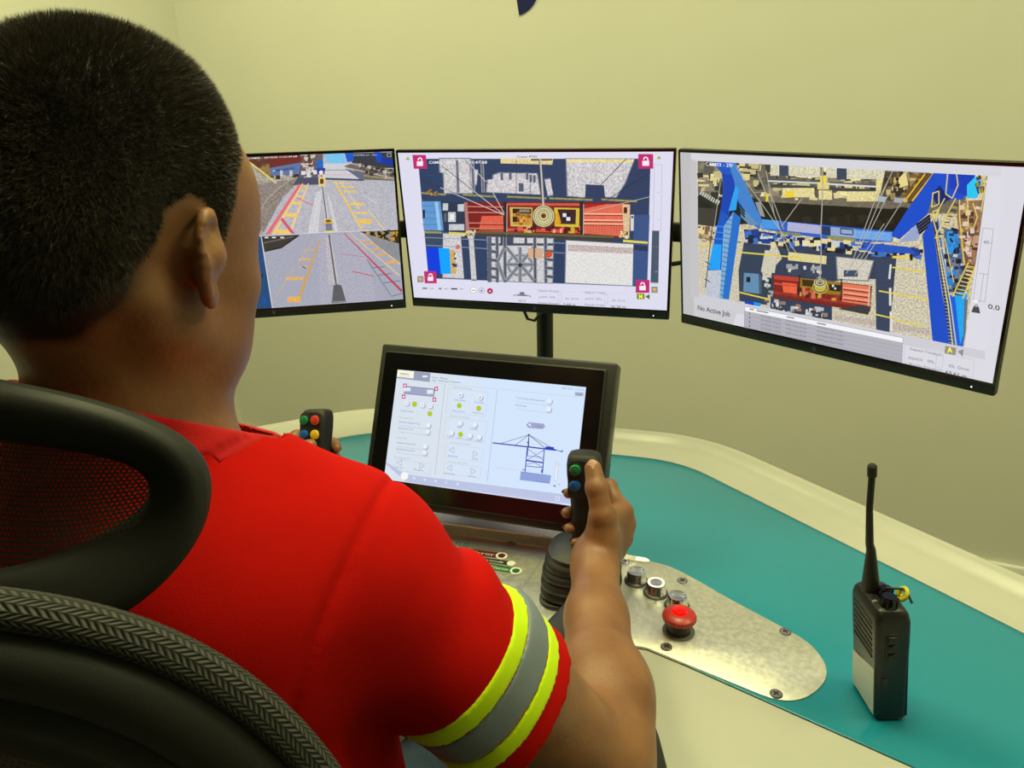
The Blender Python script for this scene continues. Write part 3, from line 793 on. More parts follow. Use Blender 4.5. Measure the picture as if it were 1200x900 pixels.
for x0, a, b, c2 in ((608, 'Setpoint Elevação', 'Joystick', 'Posição Elevação'), (798, 'Setpoint Trolley', 'Joystick', 'Posição Trolley')):
    e = (x0 - 608) * .035
    S.frame_([(x0 - 10, 614 + e), (x0 + 90, 618 + e), (x0 + 90, 660 + e)], 1, (196, 196, 212)); S.frame_([(x0 + 82, 628 + e), (x0 + 96, 629 + e), (x0 + 94, 664 + e), (x0 + 80, 663 + e)], 1.2, (180, 180, 196))
    S.frame_([(x0 + 90, 620 + e), (x0 + 180, 625 + e), (x0 + 176, 672 + e), (x0 + 90, 668 + e)], 1, (200, 200, 214))
    S.text(a, (x0, 622 + e), 8, (110, 110, 124), p2=(x0 + 84, 625.5 + e)); S.text(b, (x0 + 1, 648 + e), 8, (110, 110, 124), width=36)
    S.text('10%' if x0 == 608 else '0%', (x0 + 46, 650 + e), 8, (110, 110, 124), width=22); S.text('0%  Drive', (x0 + 110, 656 + e), 9, (130, 130, 146), width=55)
    S.text(c2, (x0, 672 + e), 8, (100, 100, 114), p2=(x0 + 84, 675.5 + e))
S.text('5.60 m', (710, 681), 11, (70, 70, 84), width=50, bold=.012); S.text('36.30 m', (904, 690), 11, (70, 70, 84), width=60, bold=.012)
S.build(monC)

# ---------------------------------------------------------------- left monitor (two quay views)
e = mon_frames['left']
def to_px(Mx, x, z):
    p = np.array(Mx @ Vector((x, 0, z))) - CAM; d = p @ FW
    return 600 + FPX * (p @ CR) / d, 450 - FPX * (p @ CU) / d
S = Screen([to_px(e, -LW / 2, LH / 2), to_px(e, LW / 2, LH / 2), to_px(e, LW / 2, -LH / 2), to_px(e, -LW / 2, -LH / 2)], LW, LH, -.0012)
S.view(270, 160, 4.0909)
G1 = (182, 182, 192); G2 = (166, 168, 184)
X0 = -700
S.poly([(X0, 100), (800, 60), (810, 448), (X0, 500)], G1, .7)
# top view: harbour left of the rail (left part lies behind the man's head)
S.poly([(X0, 60), (330, 80), (330, 200), (X0, 330)], (58, 52, 52), 1.2)
S.poly([(X0, 60), (70, 90), (130, 470), (X0, 480)], (62, 74, 120), 1.2)
S.scatter([(X0, 120), (100, 120), (120, 460), (X0, 460)], 220, [(40, 50, 90), (60, 76, 126), (96, 104, 140), (30, 34, 50), (80, 84, 110)], 8, 34)
S.poly([(60, 92), (110, 100), (340, 215), (230, 300), (150, 470), (110, 460), (130, 330)], (170, 165, 150), 1.5)
S.poly([(100, 230), (340, 200), (250, 290), (160, 460), (120, 420)], (140, 130, 124), 1.6)
S.poly([(60, 90), (190, 95), (210, 200), (150, 180)], (96, 56, 44), .8); S.poly([(125, 150), (185, 145), (195, 200), (160, 190)], (160, 120, 60), .6)
S.scatter([(110, 105), (320, 95), (330, 190), (200, 200)], 40, [(120, 60, 50), (60, 40, 40), (150, 120, 70), (90, 90, 90)], 4, 12)
S.poly([(188, 92), (338, 88), (342, 140), (192, 152)], (112, 44, 40), .5); S.poly([(190, 150), (338, 124), (346, 178), (196, 188)], (92, 116, 164), .3)
S.text('MAERSK', (222, 168), 11, (50, 60, 90), p2=(312, 156), bold=.02); S.disc((208, 164), 5, 5, (120, 200, 236))
for x in (238, 284): S.rect(x, 162, x + 14, 190, (190, 196, 204), .3)
S.poly([(60, 90), (85, 110), (70, 200), (62, 200)], (220, 160, 160), .6); S.line((75, 110), (220, 222), 9, (210, 200, 130), .6)
S.line((62, 210), (110, 260), 5, (60, 110, 220))
S.poly([(340, 90), (420, 86), (420, 225), (325, 225)], (92, 92, 108), .9); S.scatter([(345, 90), (415, 88), (412, 150), (345, 150)], 34, [(214, 190, 160), (120, 60, 40), (240, 240, 240), (60, 60, 60), (180, 210, 230)], 3, 10)
S.scatter([(350, 155), (410, 150), (400, 200), (340, 200)], 12, [(226, 220, 214), (200, 196, 196)], 4, 11)
S.poly([(325, 195), (430, 195), (430, 230), (300, 232)], (74, 78, 104), .5)
S.poly([(455, 82), (545, 78), (555, 140), (455, 120)], (120, 196, 236), .3)
S.poly([(440, 130), (560, 128), (620, 210), (430, 210)], (204, 204, 212), .4); S.line((450, 160), (580, 160), 3, (120, 120, 130)); S.line((440, 183), (600, 183), 3, (224, 170, 160))
S.poly([(430, 196), (640, 204), (640, 212), (430, 206)], (70, 72, 92), .4)
S.poly([(555, 80), (785, 74), (790, 150), (600, 150)], (52, 58, 70), .7); S.poly([(548, 78), (590, 78), (590, 118), (560, 122)], (20, 90, 200), .2); S.poly([(690, 74), (720, 74), (740, 130), (700, 120)], (14, 72, 190), .2); S.poly([(720, 100), (785, 110), (786, 140), (730, 128)], (10, 50, 160), .2)
S.text('CAM05 N - PN', (590, 92), 8, (200, 205, 215), width=110); S.frame_([(752, 80), (770, 80), (770, 96), (752, 96)], 2.5, (170, 175, 190))
S.poly([(545, 140), (600, 125), (790, 160), (792, 212), (640, 206)], (110, 104, 98), 1.0)
for a, b in (((545, 142), (640, 190)), ((580, 128), (785, 178)), ((560, 150), (790, 200))): S.line(a, b, 5, (182, 178, 170), .6)
S.line((640, 186), (790, 205), 9, (150, 136, 104), .9); S.poly([(548, 152), (640, 180), (640, 206), (620, 204)], (96, 104, 128), .3)
S.scatter([(600, 130), (780, 160), (786, 200), (650, 180)], 26, [(70, 66, 62), (190, 180, 160), (50, 46, 44)], 3, 10)
# crane cab
S.rect(415, 84, 444, 112, (108, 96, 100), .5); S.poly([(418, 110), (444, 110), (446, 150), (416, 150)], (24, 104, 190), .3); S.poly([(412, 150), (456, 150), (450, 180), (420, 180)], (36, 60, 150), .5); S.disc((435, 172), 10, 10, (236, 232, 200))
S.poly([(422, 196), (456, 194), (456, 236), (424, 238)], (226, 210, 130), .3); S.rect(430, 202, 447, 226, (110, 50, 36)); S.line((436, 183), (438, 196), 5, (180, 60, 50))
# pavement lines
S.line((335, 228), (178, 470), 12, (226, 108, 116), .4, 18)
S.line((348, 224), (205, 470), 5, (240, 206, 120), .4, 12); S.line((374, 224), (285, 464), 5, (240, 210, 130), .4, 10)
for k, (y, w) in enumerate(((232, 4), (258, 6), (285, 8), (318, 13), (375, 20), (455, 24))):
    t = (y - 224) / 246; S.line((345 - t * 142, y), (378 - t * 90, y + 2), w, (240, 200, 112), .6)
S.line((245, 392), (306, 470), 14, (206, 90, 110), .5); S.line((318, 292), (405, 332), 5, (216, 120, 130), .4)
S.poly([(410, 270), (440, 250), (420, 462), (370, 466)], (206, 206, 210), 1.0); S.poly([(460, 250), (480, 300), (520, 460), (500, 460)], (206, 206, 210), .9)
S.line((442, 240), (462, 392), 5, (96, 92, 96)); S.line((447, 240), (468, 392), 3, (220, 216, 214))
S.line((500, 214), (632, 448), 9, (236, 196, 100), .6)
for x, y, w in ((508, 222, 5), (530, 240, 7), (545, 262, 8), (575, 322, 13), (598, 364, 9), (615, 405, 22)): S.line((x, y), (x + 62, y + 2), w, (238, 196, 96), 1.2)
S.line((525, 214), (620, 350), 4, (226, 206, 160), .8); S.line((660, 350), (735, 444), 5, (230, 200, 130), .8); S.line((640, 280), (700, 320), 3, (210, 214, 224))
S.disc((470, 408), 24, 14, (226, 190, 52), .3); S.disc((470, 404), 14, 7, (110, 90, 60)); S.poly([(456, 415), (486, 415), (490, 456), (458, 458)], (120, 120, 150), .5); S.poly([(452, 452), (494, 450), (496, 462), (454, 462)], (236, 224, 60))
S.text('CAM06 - 29/10/25 11:21:47.68', (85, 108), 8, (240, 240, 245), p2=(320, 98), bold=.01)
# railing
S.path([(325, 195), (300, 200), (240, 240), (175, 300), (145, 350), (140, 470)], 4, (176, 172, 140), .6)
for a, b in (((190, 300), (210, 350)), ((225, 262), (245, 305)), ((255, 240), (275, 275)), ((285, 215), (300, 250))): S.line(a, b, 3, (110, 106, 90))
S.path([(300, 235), (250, 300), (215, 345), (160, 440)], 3, (130, 136, 130))
# lower view
S.poly([(X0, 500), (150, 474), (802, 446), (838, 800), (202, 822), (X0, 870)], G2, .6)
S.line((110, 474), (802, 445), 3, (210, 212, 220))
S.poly([(X0, 505), (148, 478), (202, 822), (X0, 870)], (30, 74, 120), 1.0)
S.scatter([(X0, 510), (145, 490), (195, 800), (X0, 850)], 120, [(10, 80, 160), (20, 50, 80), (120, 130, 140), (30, 90, 60), (60, 66, 74)], 5, 16)
S.line((148, 476), (202, 820), 4, (216, 220, 224))
S.poly([(150, 478), (330, 470), (245, 532), (165, 552)], (56, 54, 52), .8); S.line((165, 550), (245, 532), 5, (24, 24, 26)); S.line((245, 532), (330, 472), 5, (24, 24, 26)); S.line((155, 510), (300, 480), 6, (104, 102, 98), .8)
for x in (165, 200, 240): S.rect(x, 480, x + 18, 486, (230, 230, 234))
S.poly([(420, 470), (640, 462), (700, 800), (430, 808)], (172, 172, 188), .8)
S.line((432, 490), (322, 795), 6, (206, 160, 90), .7, 16)
for x, y, w, l in ((330, 588, 8, 55), (345, 545, 5, 50), (265, 680, 14, 85), (330, 625, 6, 40), (275, 780, 26, 60)): S.line((x, y), (x + l, y - 2), w, (232, 176, 92), 1.2)
S.line((395, 500), (215, 770), 3, (196, 180, 140), .8); S.line((345, 622), (362, 630), 5, (90, 80, 80))
S.poly([(455, 480), (480, 478), (520, 700), (470, 710)], (186, 182, 188), 1.4); S.line((473, 470), (507, 706), 7, (86, 84, 90)); S.line((481, 490), (514, 700), 3, (206, 204, 208))
S.poly([(495, 712), (512, 706), (532, 712), (556, 792), (486, 798)], (92, 92, 96), .3); S.line((490, 792), (554, 788), 4, (150, 150, 152))
S.line((545, 462), (822, 740), 4, (196, 60, 84), .3, 11)
S.line((570, 458), (810, 665), 3, (226, 200, 140), .6, 6); S.line((620, 458), (815, 612), 3, (226, 200, 150), .6, 5)
for x, y, w in ((615, 500, 5), (645, 515, 6), (680, 540, 8), (705, 565, 9), (750, 602, 14)): S.line((x, y), (x + 52, y - 4), w, (226, 170, 90), .9)
S.line((585, 645), (688, 668), 5, (196, 100, 106), .3); S.line((525, 560), (640, 575), 3, (190, 120, 130), .3)
for a, b in (((655, 590), (770, 760)), ((680, 628), (740, 622)), ((705, 664), (775, 655)), ((735, 700), (815, 690)), ((770, 765), (826, 750))): S.line(a, b, 3, (84, 96, 116))
S.poly([(620, 455), (804, 446), (808, 512), (720, 490)], (48, 44, 30), 1.0); S.scatter([(640, 458), (800, 450), (800, 500), (700, 478)], 40, [(206, 150, 30), (30, 28, 20), (110, 84, 30), (20, 20, 20), (150, 140, 120)], 3, 10)
S.poly([(640, 462), (700, 480), (808, 512), (812, 600), (700, 520)], (140, 142, 148), .6)
S.build(monL)

# ---------------------------------------------------------------- right monitor
S = Screen([(797, 178), (1207.5, 196.5), (1162.7, 448.7), (801.2, 367.7)], LW, LH, -.0012)
S.view(790, 165, 2.9024)
S.rect(-50, 0, 1300, 900, (218, 217, 226))
S.poly([(0, 30), (400, 40), (200, 800), (0, 700)], (204, 202, 206)); S.poly([(0, 30), (60, 36), (70, 700), (0, 700)], (192, 189, 192))
IMG = [(78, 66), (1071, 118), (990, 698), (90, 522)]
S.poly(IMG, (206, 194, 160), 1.5)
# quay machinery at the top
S.poly([(80, 66), (1000, 112), (990, 250), (82, 230)], (112, 104, 88), 1.3)
S.scatter([(85, 70), (900, 108), (880, 200), (90, 185)], 300, [(222, 206, 146), (196, 184, 130), (60, 58, 52), (90, 86, 78), (240, 228, 170), (140, 130, 110), (40, 42, 44)], 3, 13, aspect=1.7)
for a in ((330, 80, 415, 118), (435, 86, 500, 124), (520, 88, 585, 126), (690, 100, 720, 136), (590, 92, 690, 130), (395, 84, 440, 120)): S.rect(*a, (214, 208, 180), 1.2)
S.rect(360, 78, 392, 118, (58, 70, 92), .5); S.rect(556, 90, 590, 132, (58, 70, 92), .5)
S.line((300, 128), (700, 152), 7, (84, 84, 86)); S.line((320, 136), (500, 144), 6, (200, 204, 200)); S.line((520, 146), (690, 156), 6, (214, 216, 210)); S.line((330, 152), (700, 172), 12, (66, 66, 66), .5)
for a in ((370, 160, 480, 192), (590, 172, 700, 206), (690, 130, 722, 178), (495, 168, 540, 200)): S.rect(*a, (226, 212, 150), .9)
S.rect(500, 118, 520, 160, (240, 214, 60)); S.rect(382, 172, 410, 192, (240, 206, 50)); S.rect(490, 140, 530, 165, (224, 208, 130), .6)
S.poly([(720, 105), (900, 112), (830, 215), (700, 200)], (74, 64, 50), 1.1); S.scatter([(730, 108), (870, 112), (800, 205), (720, 195)], 40, [(120, 96, 60), (50, 44, 40), (200, 180, 110), (150, 130, 90)], 3, 12)
for k in range(4): S.line((885 - k * 14, 112), (812 - k * 12, 205), 6, (222, 176, 50) if k % 2 == 0 else (110, 80, 40), .5)
S.poly([(765, 130), (790, 104), (800, 150), (770, 160)], (230, 214, 140)); S.disc((762, 130), 6, 5, (30, 28, 26)); S.disc((766, 150), 6, 5, (30, 28, 26))
# dark water band
S.poly([(82, 190), (280, 195), (290, 206), (740, 232), (780, 225), (860, 240), (770, 330), (300, 280), (130, 290), (82, 285)], (26, 24, 22), .8)
S.poly([(82, 225), (150, 232), (140, 292), (82, 285)], (60, 56, 50), .6); S.line((84, 186), (150, 226), 16, (36, 34, 32)); S.ladder((92, 168), (160, 205), (86, 180), (152, 220), 9, 5, (206, 204, 186))
S.scatter([(360, 240), (740, 262), (740, 300), (330, 275)], 18, [(44, 38, 30), (34, 30, 26)], 6, 22)
S.poly([(278, 208), (296, 208), (312, 258), (296, 256)], (150, 150, 148), .6)
# quay floor
S.poly([(82, 288), (870, 395), (880, 680), (90, 522)], (204, 196, 172), 1.5)
S.poly([(240, 345), (335, 355), (300, 440), (330, 560), (225, 545), (222, 440)], (52, 62, 86), .5)
S.poly([(345, 340), (760, 390), (735, 645), (690, 640), (700, 470), (590, 470), (540, 480), (540, 610), (330, 570), (335, 440), (370, 400)], (52, 62, 86), .5)
S.poly([(312, 372), (356, 376), (345, 450), (298, 445)], (206, 200, 180), .9); S.poly([(392, 378), (522, 392), (520, 420), (390, 406)], (220, 208, 150), .8)
S.soft([(556, 395), (680, 408), (660, 475), (560, 470)], (208, 202, 188), (52, 62, 86), 1.1); S.rect(580, 440, 628, 462, (62, 76, 104), .4)
S.scatter([(380, 415), (500, 430), (500, 460), (380, 450)], 26, [(210, 206, 200), (60, 68, 88), (160, 160, 164)], 4, 10)
S.poly([(548, 590), (740, 616), (870, 640), (870, 660), (548, 608)], (190, 176, 166), 1.6); S.scatter([(300, 535), (520, 570), (520, 605), (340, 580)], 44, [(214, 212, 206), (46, 52, 70), (150, 120, 110), (190, 190, 190)], 4, 11)
S.poly([(688, 400), (745, 408), (735, 650), (690, 642)], (54, 66, 92), .5); S.line((740, 420), (735, 470), 7, (220, 220, 214), .9); S.line((738, 500), (738, 560), 8, (224, 222, 216)); S.line((740, 580), (742, 645), 8, (224, 222, 216))
for a, b in (((85, 360), (130, 352)), ((215, 378), (440, 398)), ((745, 430), (860, 446)), ((700, 510), (870, 540)), ((225, 515), (330, 540)), ((760, 610), (850, 628)), ((690, 590), (760, 606)), ((84, 318), (120, 322))): S.line(a, b, 5, (224, 206, 74), .7)
S.line((85, 330), (230, 345), 4, (110, 100, 80)); S.line((745, 395), (850, 400), 8, (226, 206, 90), .9)
S.scatter([(84, 292), (140, 300), (140, 345), (84, 340)], 24, [(226, 206, 150), (120, 90, 60), (180, 150, 110)], 3, 9)
# blue portal beam
S.poly([(300, 266), (750, 308), (745, 345), (560, 340), (300, 300)], (44, 96, 190), .4)
S.poly([(302, 266), (360, 272), (358, 302), (300, 298)], (70, 150, 226), .4); S.poly([(390, 276), (505, 288), (505, 318), (388, 306)], (176, 176, 214), .5); S.poly([(505, 290), (535, 292), (535, 322), (505, 318)], (40, 52, 96), .4); S.poly([(536, 293), (620, 300), (620, 330), (536, 322)], (150, 170, 206), .5)
S.frame_([(570, 298), (612, 302), (612, 320), (570, 316)], 4, (40, 60, 110)); S.poly([(620, 302), (748, 312), (742, 342), (620, 332)], (110, 165, 230), .5)
S.line((352, 312), (432, 320), 10, (140, 136, 70), .9); S.line((525, 328), (620, 338), 12, (150, 144, 74), .9)
S.poly([(240, 300), (350, 315), (345, 350), (245, 335)], (22, 44, 110), .8); S.scatter([(240, 305), (840, 370), (840, 400), (245, 345)], 130, [(30, 60, 140), (20, 30, 60), (226, 210, 150), (200, 204, 210), (60, 110, 190), (30, 28, 30)], 3, 11, aspect=1.5)
for x in (440, 480): S.rect(x, 338, x + 26, 358, (230, 218, 180), .4)
S.poly([(640, 345), (800, 360), (830, 385), (660, 375)], (34, 84, 190), .5)
# left leg
S.poly([(128, 64), (205, 72), (302, 268), (294, 300), (240, 262), (215, 205), (205, 200), (190, 250), (165, 440), (118, 440), (160, 240), (170, 160), (165, 110)], (16, 84, 190), .2)
S.poly([(165, 108), (205, 118), (215, 150), (195, 235), (190, 255), (160, 235), (172, 160)], (12, 62, 176), .2)
S.poly([(185, 66), (212, 74), (302, 268), (296, 298), (250, 250), (215, 190), (208, 140)], (64, 128, 204), .3); S.poly([(225, 215), (290, 285), (262, 288), (230, 258)], (100, 140, 180), .3)
for k in range(3): S.line((214, 205 + k * 10), (244, 240 + k * 10), 5, (14, 16, 24))
S.poly([(188, 238), (212, 150), (222, 160), (214, 235)], (40, 160, 236), .3); S.poly([(136, 350), (165, 352), (160, 440), (118, 436)], (24, 158, 246), .2); S.poly([(118, 440), (160, 442), (160, 538), (108, 526)], (190, 196, 208), .8)
for y in (290, 310, 332): S.line((142, y), (172, y + 2), 5, (40, 130, 240))
S.poly([(205, 240), (230, 262), (190, 540), (164, 536)], (34, 110, 200), .2); S.poly([(172, 290), (205, 240), (192, 330), (168, 540), (158, 538)], (120, 170, 216), .6); S.ladder((180, 240), (158, 530), (202, 245), (170, 535), 18, 2, (30, 40, 70))
S.line((150, 130), (110, 500), 3, (60, 60, 60)); S.line((160, 140), (140, 290), 3, (150, 150, 140))
S.path([(118, 250), (140, 260)], 3, (60, 60, 60)); 
for y in (330, 410, 470): S.line((108, y), (126, y + 10), 3, (60, 56, 50))
# right leg
S.poly([(890, 104), (1030, 112), (985, 200), (880, 200), (865, 250), (770, 335), (742, 320), (800, 230)], (14, 76, 200), .2)
S.poly([(905, 150), (945, 195), (905, 225), (880, 190)], (10, 36, 110), .3); S.poly([(945, 104), (1030, 112), (1000, 190), (940, 160)], (10, 60, 186), .2)
S.poly([(830, 282), (768, 345), (830, 340), (848, 300)], (150, 165, 205), .3); S.poly([(826, 284), (874, 248), (878, 285), (838, 320)], (14, 14, 24), .3)
for k in range(3): S.line((832, 290 + k * 11), (874, 258 + k * 11), 3, (70, 84, 120))
S.poly([(848, 318), (882, 270), (915, 520), (945, 694), (882, 684)], (16, 74, 196), .2); S.poly([(882, 270), (900, 260), (960, 694), (940, 692)], (34, 46, 90), .8)
S.ladder((893, 300), (938, 690), (903, 298), (955, 692), 34, 2.5, (150, 170, 206)); S.line((900, 260), (962, 692), 4, (60, 120, 220)); 
S.poly([(935, 520), (990, 540), (985, 698), (955, 694)], (18, 92, 214), .2); S.poly([(955, 500), (1000, 520), (992, 640), (975, 690)], (24, 164, 238), .3)
S.poly([(920, 300), (985, 300), (1000, 510), (935, 515)], (70, 96, 130), 1.0); S.poly([(930, 310), (955, 300), (965, 380), (935, 385)], (40, 150, 226), .5); S.poly([(935, 400), (970, 400), (975, 470), (940, 480)], (110, 120, 140), .9)
S.scatter([(925, 300), (985, 300), (995, 500), (935, 510)], 60, [(40, 130, 210), (30, 50, 90), (120, 150, 170), (200, 204, 200), (24, 30, 44)], 3, 10)
S.poly([(1000, 150), (1030, 120), (1050, 140), (1035, 195), (1000, 195)], (40, 196, 240), .2); S.line((1030, 145), (1040, 180), 6, (20, 60, 110))
S.poly([(975, 205), (1060, 200), (1030, 440), (985, 420), (965, 260)], (150, 112, 84), 1.3); S.scatter([(980, 210), (1045, 205), (1025, 430), (985, 420)], 60, [(190, 150, 120), (110, 80, 60), (220, 200, 190), (80, 56, 44), (200, 170, 60)], 3, 11)
S.scatter([(1030, 118), (1070, 122), (1060, 220), (1035, 220)], 24, [(160, 140, 40), (60, 60, 50), (120, 110, 90)], 3, 9)
YR = (222, 204, 110)
for P in ([(935, 110), (928, 180), (950, 195), (970, 150), (965, 112)], [(885, 175), (880, 225), (905, 215), (905, 170), (885, 178)], [(885, 240), (895, 275), (905, 232), (885, 240)],
          [(962, 195), (895, 320), (935, 560), (950, 692)], [(925, 195), (885, 265), (905, 340)], [(975, 200), (975, 260), (990, 420)], [(1020, 210), (1035, 260), (1020, 300)], [(890, 330), (915, 320)],
          [(900, 370), (925, 360)], [(1055, 120), (1062, 160), (1048, 240)], [(1002, 195), (1005, 290)]): S.path(P, 4, YR)
for k in range(12): S.line((955 - k * 5.2, 215 + k * 10), (972 - k * 5.2, 218 + k * 10), 3.5, (190, 176, 90) if k % 2 else (30, 30, 36))
S.ladder((1005, 415), (955, 525), (1030, 420), (985, 530), 9, 6, (60, 50, 30)); S.line((1005, 412), (950, 528), 5, (226, 196, 70)); S.line((1032, 415), (985, 535), 5, (226, 200, 90))
S.ladder((1008, 418), (958, 522), (1028, 422), (983, 528), 8, 3, (226, 206, 120))
S.poly([(990, 535), (1002, 540), (994, 650), (985, 698)], (90, 110, 140), .5); S.path([(905, 340), (945, 560), (962, 692)], 4, (206, 206, 170)); S.path([(925, 330), (955, 480)], 3, YR)
# truck and red spreader
S.poly([(242, 448), (292, 452), (296, 520), (240, 512)], (100, 140, 176), .5); S.rect(250, 462, 264, 480, (20, 26, 34)); S.poly([(292, 452), (302, 460), (304, 520), (294, 520)], (70, 90, 110), .4)
S.poly([(303, 462), (345, 466), (345, 525), (303, 520)], (50, 58, 70), .7); S.scatter([(306, 466), (342, 470), (342, 522), (306, 518)], 14, [(200, 206, 206), (30, 34, 44), (140, 150, 160)], 3, 7)
S.poly([(343, 455), (678, 492), (672, 580), (342, 530)], (126, 34, 30), .8); S.poly([(345, 456), (430, 464), (428, 478), (345, 470)], (190, 60, 46), .4)
S.poly([(372, 480), (422, 486), (422, 520), (376, 514)], (232, 100, 64), .4); S.line((345, 484), (424, 494), 6, (206, 76, 58), .5); S.line((345, 515), (660, 560), 9, (150, 50, 44), .9)
S.poly([(578, 484), (672, 494), (672, 560), (576, 545)], (226, 120, 90), .4)
for k in range(3): S.line((580, 504 + k * 17), (672, 516 + k * 17), 4, (120, 40, 34), .4); S.line((580, 498 + k * 17), (672, 509 + k * 17), 3, (248, 186, 150), .3)
S.line((345, 528), (650, 576), 7, (110, 34, 34), 1.0); S.line((670, 490), (664, 580), 6, (214, 176, 150), .5)
S.poly([(430, 465), (575, 480), (572, 524), (434, 512)], (150, 116, 30), .9); S.poly([(440, 470), (480, 474), (480, 496), (442, 492)], (60, 44, 24), .5); S.poly([(530, 486), (572, 490), (570, 512), (534, 508)], (40, 32, 30), .5)
S.scatter([(432, 500), (560, 518), (560, 545), (432, 528)], 24, [(160, 44, 36), (90, 26, 24), (206, 110, 84), (196, 160, 60)], 3, 9)
S.disc((502, 497), 27, 23, (196, 176, 76), .5); S.ring((502, 497), 22, 18, 3, (70, 60, 36)); S.disc((502, 482), 22, 16, (206, 200, 150), .4); S.ring((502, 480), 17, 12, 3, (70, 66, 50)); S.ring((502, 480), 9, 6, 3, (90, 84, 60)); S.disc((502, 481), 4, 3, (40, 36, 30))
S.rect(542, 488, 549, 496, (230, 232, 236)); S.rect(550, 498, 556, 504, (230, 232, 236))
S.line((432, 455), (430, 520), 5, (40, 34, 34)); S.line((574, 468), (574, 540), 5, (50, 40, 40))
S.poly([(246, 542), (298, 550), (298, 562), (244, 554)], (10, 60, 190)); S.poly([(275, 547), (300, 551), (300, 562), (278, 559)], (20, 150, 236))
S.poly([(640, 556), (672, 562), (665, 590), (560, 570)], (60, 56, 60), .6)
# ropes
S.path([(510, 86), (511, 170), (505, 290), (505, 390), (502, 470)], 3.5, (170, 164, 156))
for a, b in (((215, 88), (420, 380)), ((290, 110), (395, 375)), ((330, 170), (378, 300)), ((318, 100), (345, 250)), ((640, 380), (590, 450)), ((700, 170), (600, 440)), ((735, 130), (640, 360)), ((790, 190), (620, 455)), ((750, 150), (660, 330)), ((440, 195), (370, 290)), ((750, 100), (700, 200)), ((720, 280), (640, 400))):
    S.line(a, b, 2.5, (176, 172, 160))
S.poly([(700, 186), (730, 190), (720, 208), (695, 204)], (170, 180, 190)); S.poly([(755, 192), (786, 194), (780, 210), (752, 208)], (160, 170, 180)); S.poly([(318, 180), (326, 180), (324, 205), (316, 205)], (230, 210, 40))
# mask around the camera picture
BG = (220, 219, 228)
S.poly([(60, 20), (1120, 60), (1120, 121), (1071, 118), (78, 66), (60, 64)], (214, 213, 220)); S.poly([(1071, 118), (1120, 121), (1060, 720), (990, 698)], BG)
S.poly([(78, 522), (90, 522), (990, 698), (1060, 712), (1060, 740), (78, 560)], (206, 204, 212)); S.poly([(60, 60), (79, 66), (91, 530), (60, 530)], (196, 193, 196))
S.text('CAM03 - 29/', (110, 82), 12, (225, 235, 250), p2=(204, 88), bold=.01)
S.text('No Active Job', (85, 574), 17, (60, 60, 66), p2=(195, 597), bold=.012)
# table
S.poly([(245, 562), (783, 668), (781, 684), (246, 577)], (244, 244, 248)); S.poly([(246, 577), (781, 684), (778, 752), (244, 632)], (178, 176, 186))
S.frame_([(245, 562), (783, 668), (778, 752), (244, 632)], 1.5, (150, 150, 160))
for k in range(4):
    y = 592 + k * 14
    S.line((246, y), (781, y + 107), 1, (150, 148, 160)); S.rect(260, y - 8, 264, y - 3, (80, 80, 90))
    S.text('29/10/2025 10:20:36', (300, y + 5), 6, (90, 90, 102), p2=(368, y + 19)); S.text('ACDC_Crane_STS_001', (385, y + 20), 6, (90, 90, 102), p2=(455, y + 34))
    S.text('CR4-Weather Motor Trolley 1', (490, y + 42), 6, (90, 90, 102), p2=(582, y + 60))
for x, y, w in ((262, 571, 14), (286, 576, 40), (388, 597, 26), (492, 618, 30)): S.line((x, y), (x + w, y + w * .2), 4, (120, 120, 130))
# gauges
S.frame_([(1055, 295), (1090, 300), (1060, 545), (1020, 540)], 1.5, (150, 150, 160)); S.line((1040, 449), (1072, 453), 1.5, (150, 150, 160)); S.line((1056, 452), (1043, 546), 1.5, (150, 150, 160))
S.text('40', (1055, 349), 12, (110, 110, 120), width=20); S.line((1080, 346), (1086, 347), 2, (120, 120, 130)); S.rect(1020, 540, 1036, 546, (248, 248, 250))
S.poly([(1022, 560), (1040, 563), (1044, 585), (1014, 580)], (70, 70, 76)); S.ring((1031, 560), 5, 5, 2.5, (70, 70, 76)); S.text('0.0', (1071, 568), 17, (60, 60, 68), p2=(1110, 575), bold=.012)
S.poly([(926, 694), (963, 701), (960, 726), (923, 719)], (150, 144, 120)); S.text('A', (932, 716), 17, (250, 240, 110), width=18, bold=.05); S.poly([(968, 712), (988, 706), (984, 731)], (140, 140, 146))
S.frame_([(790, 690), (1025, 742), (1018, 800), (786, 748)], 1.2, (190, 190, 200))
S.text('Setpoint Translação', (807, 708), 9, (100, 100, 112), p2=(917, 730)); S.text('Joystick', (800, 737), 10, (100, 100, 112), p2=(850, 747)); S.text('0%', (866, 750), 10, (100, 100, 112), p2=(888, 755))
S.text('0%  Drive', (938, 766), 10, (90, 90, 102), p2=(1006, 779)); S.text('Posição Translação', (805, 760), 9, (100, 100, 112), p2=(915, 784)); S.text('63.61 m', (926, 790), 14, (60, 60, 70), p2=(998, 806), bold=.012)
S.frame_([(898, 725), (920, 730), (914, 770), (892, 765)], 1.2, (180, 180, 190))
S.build(monR)

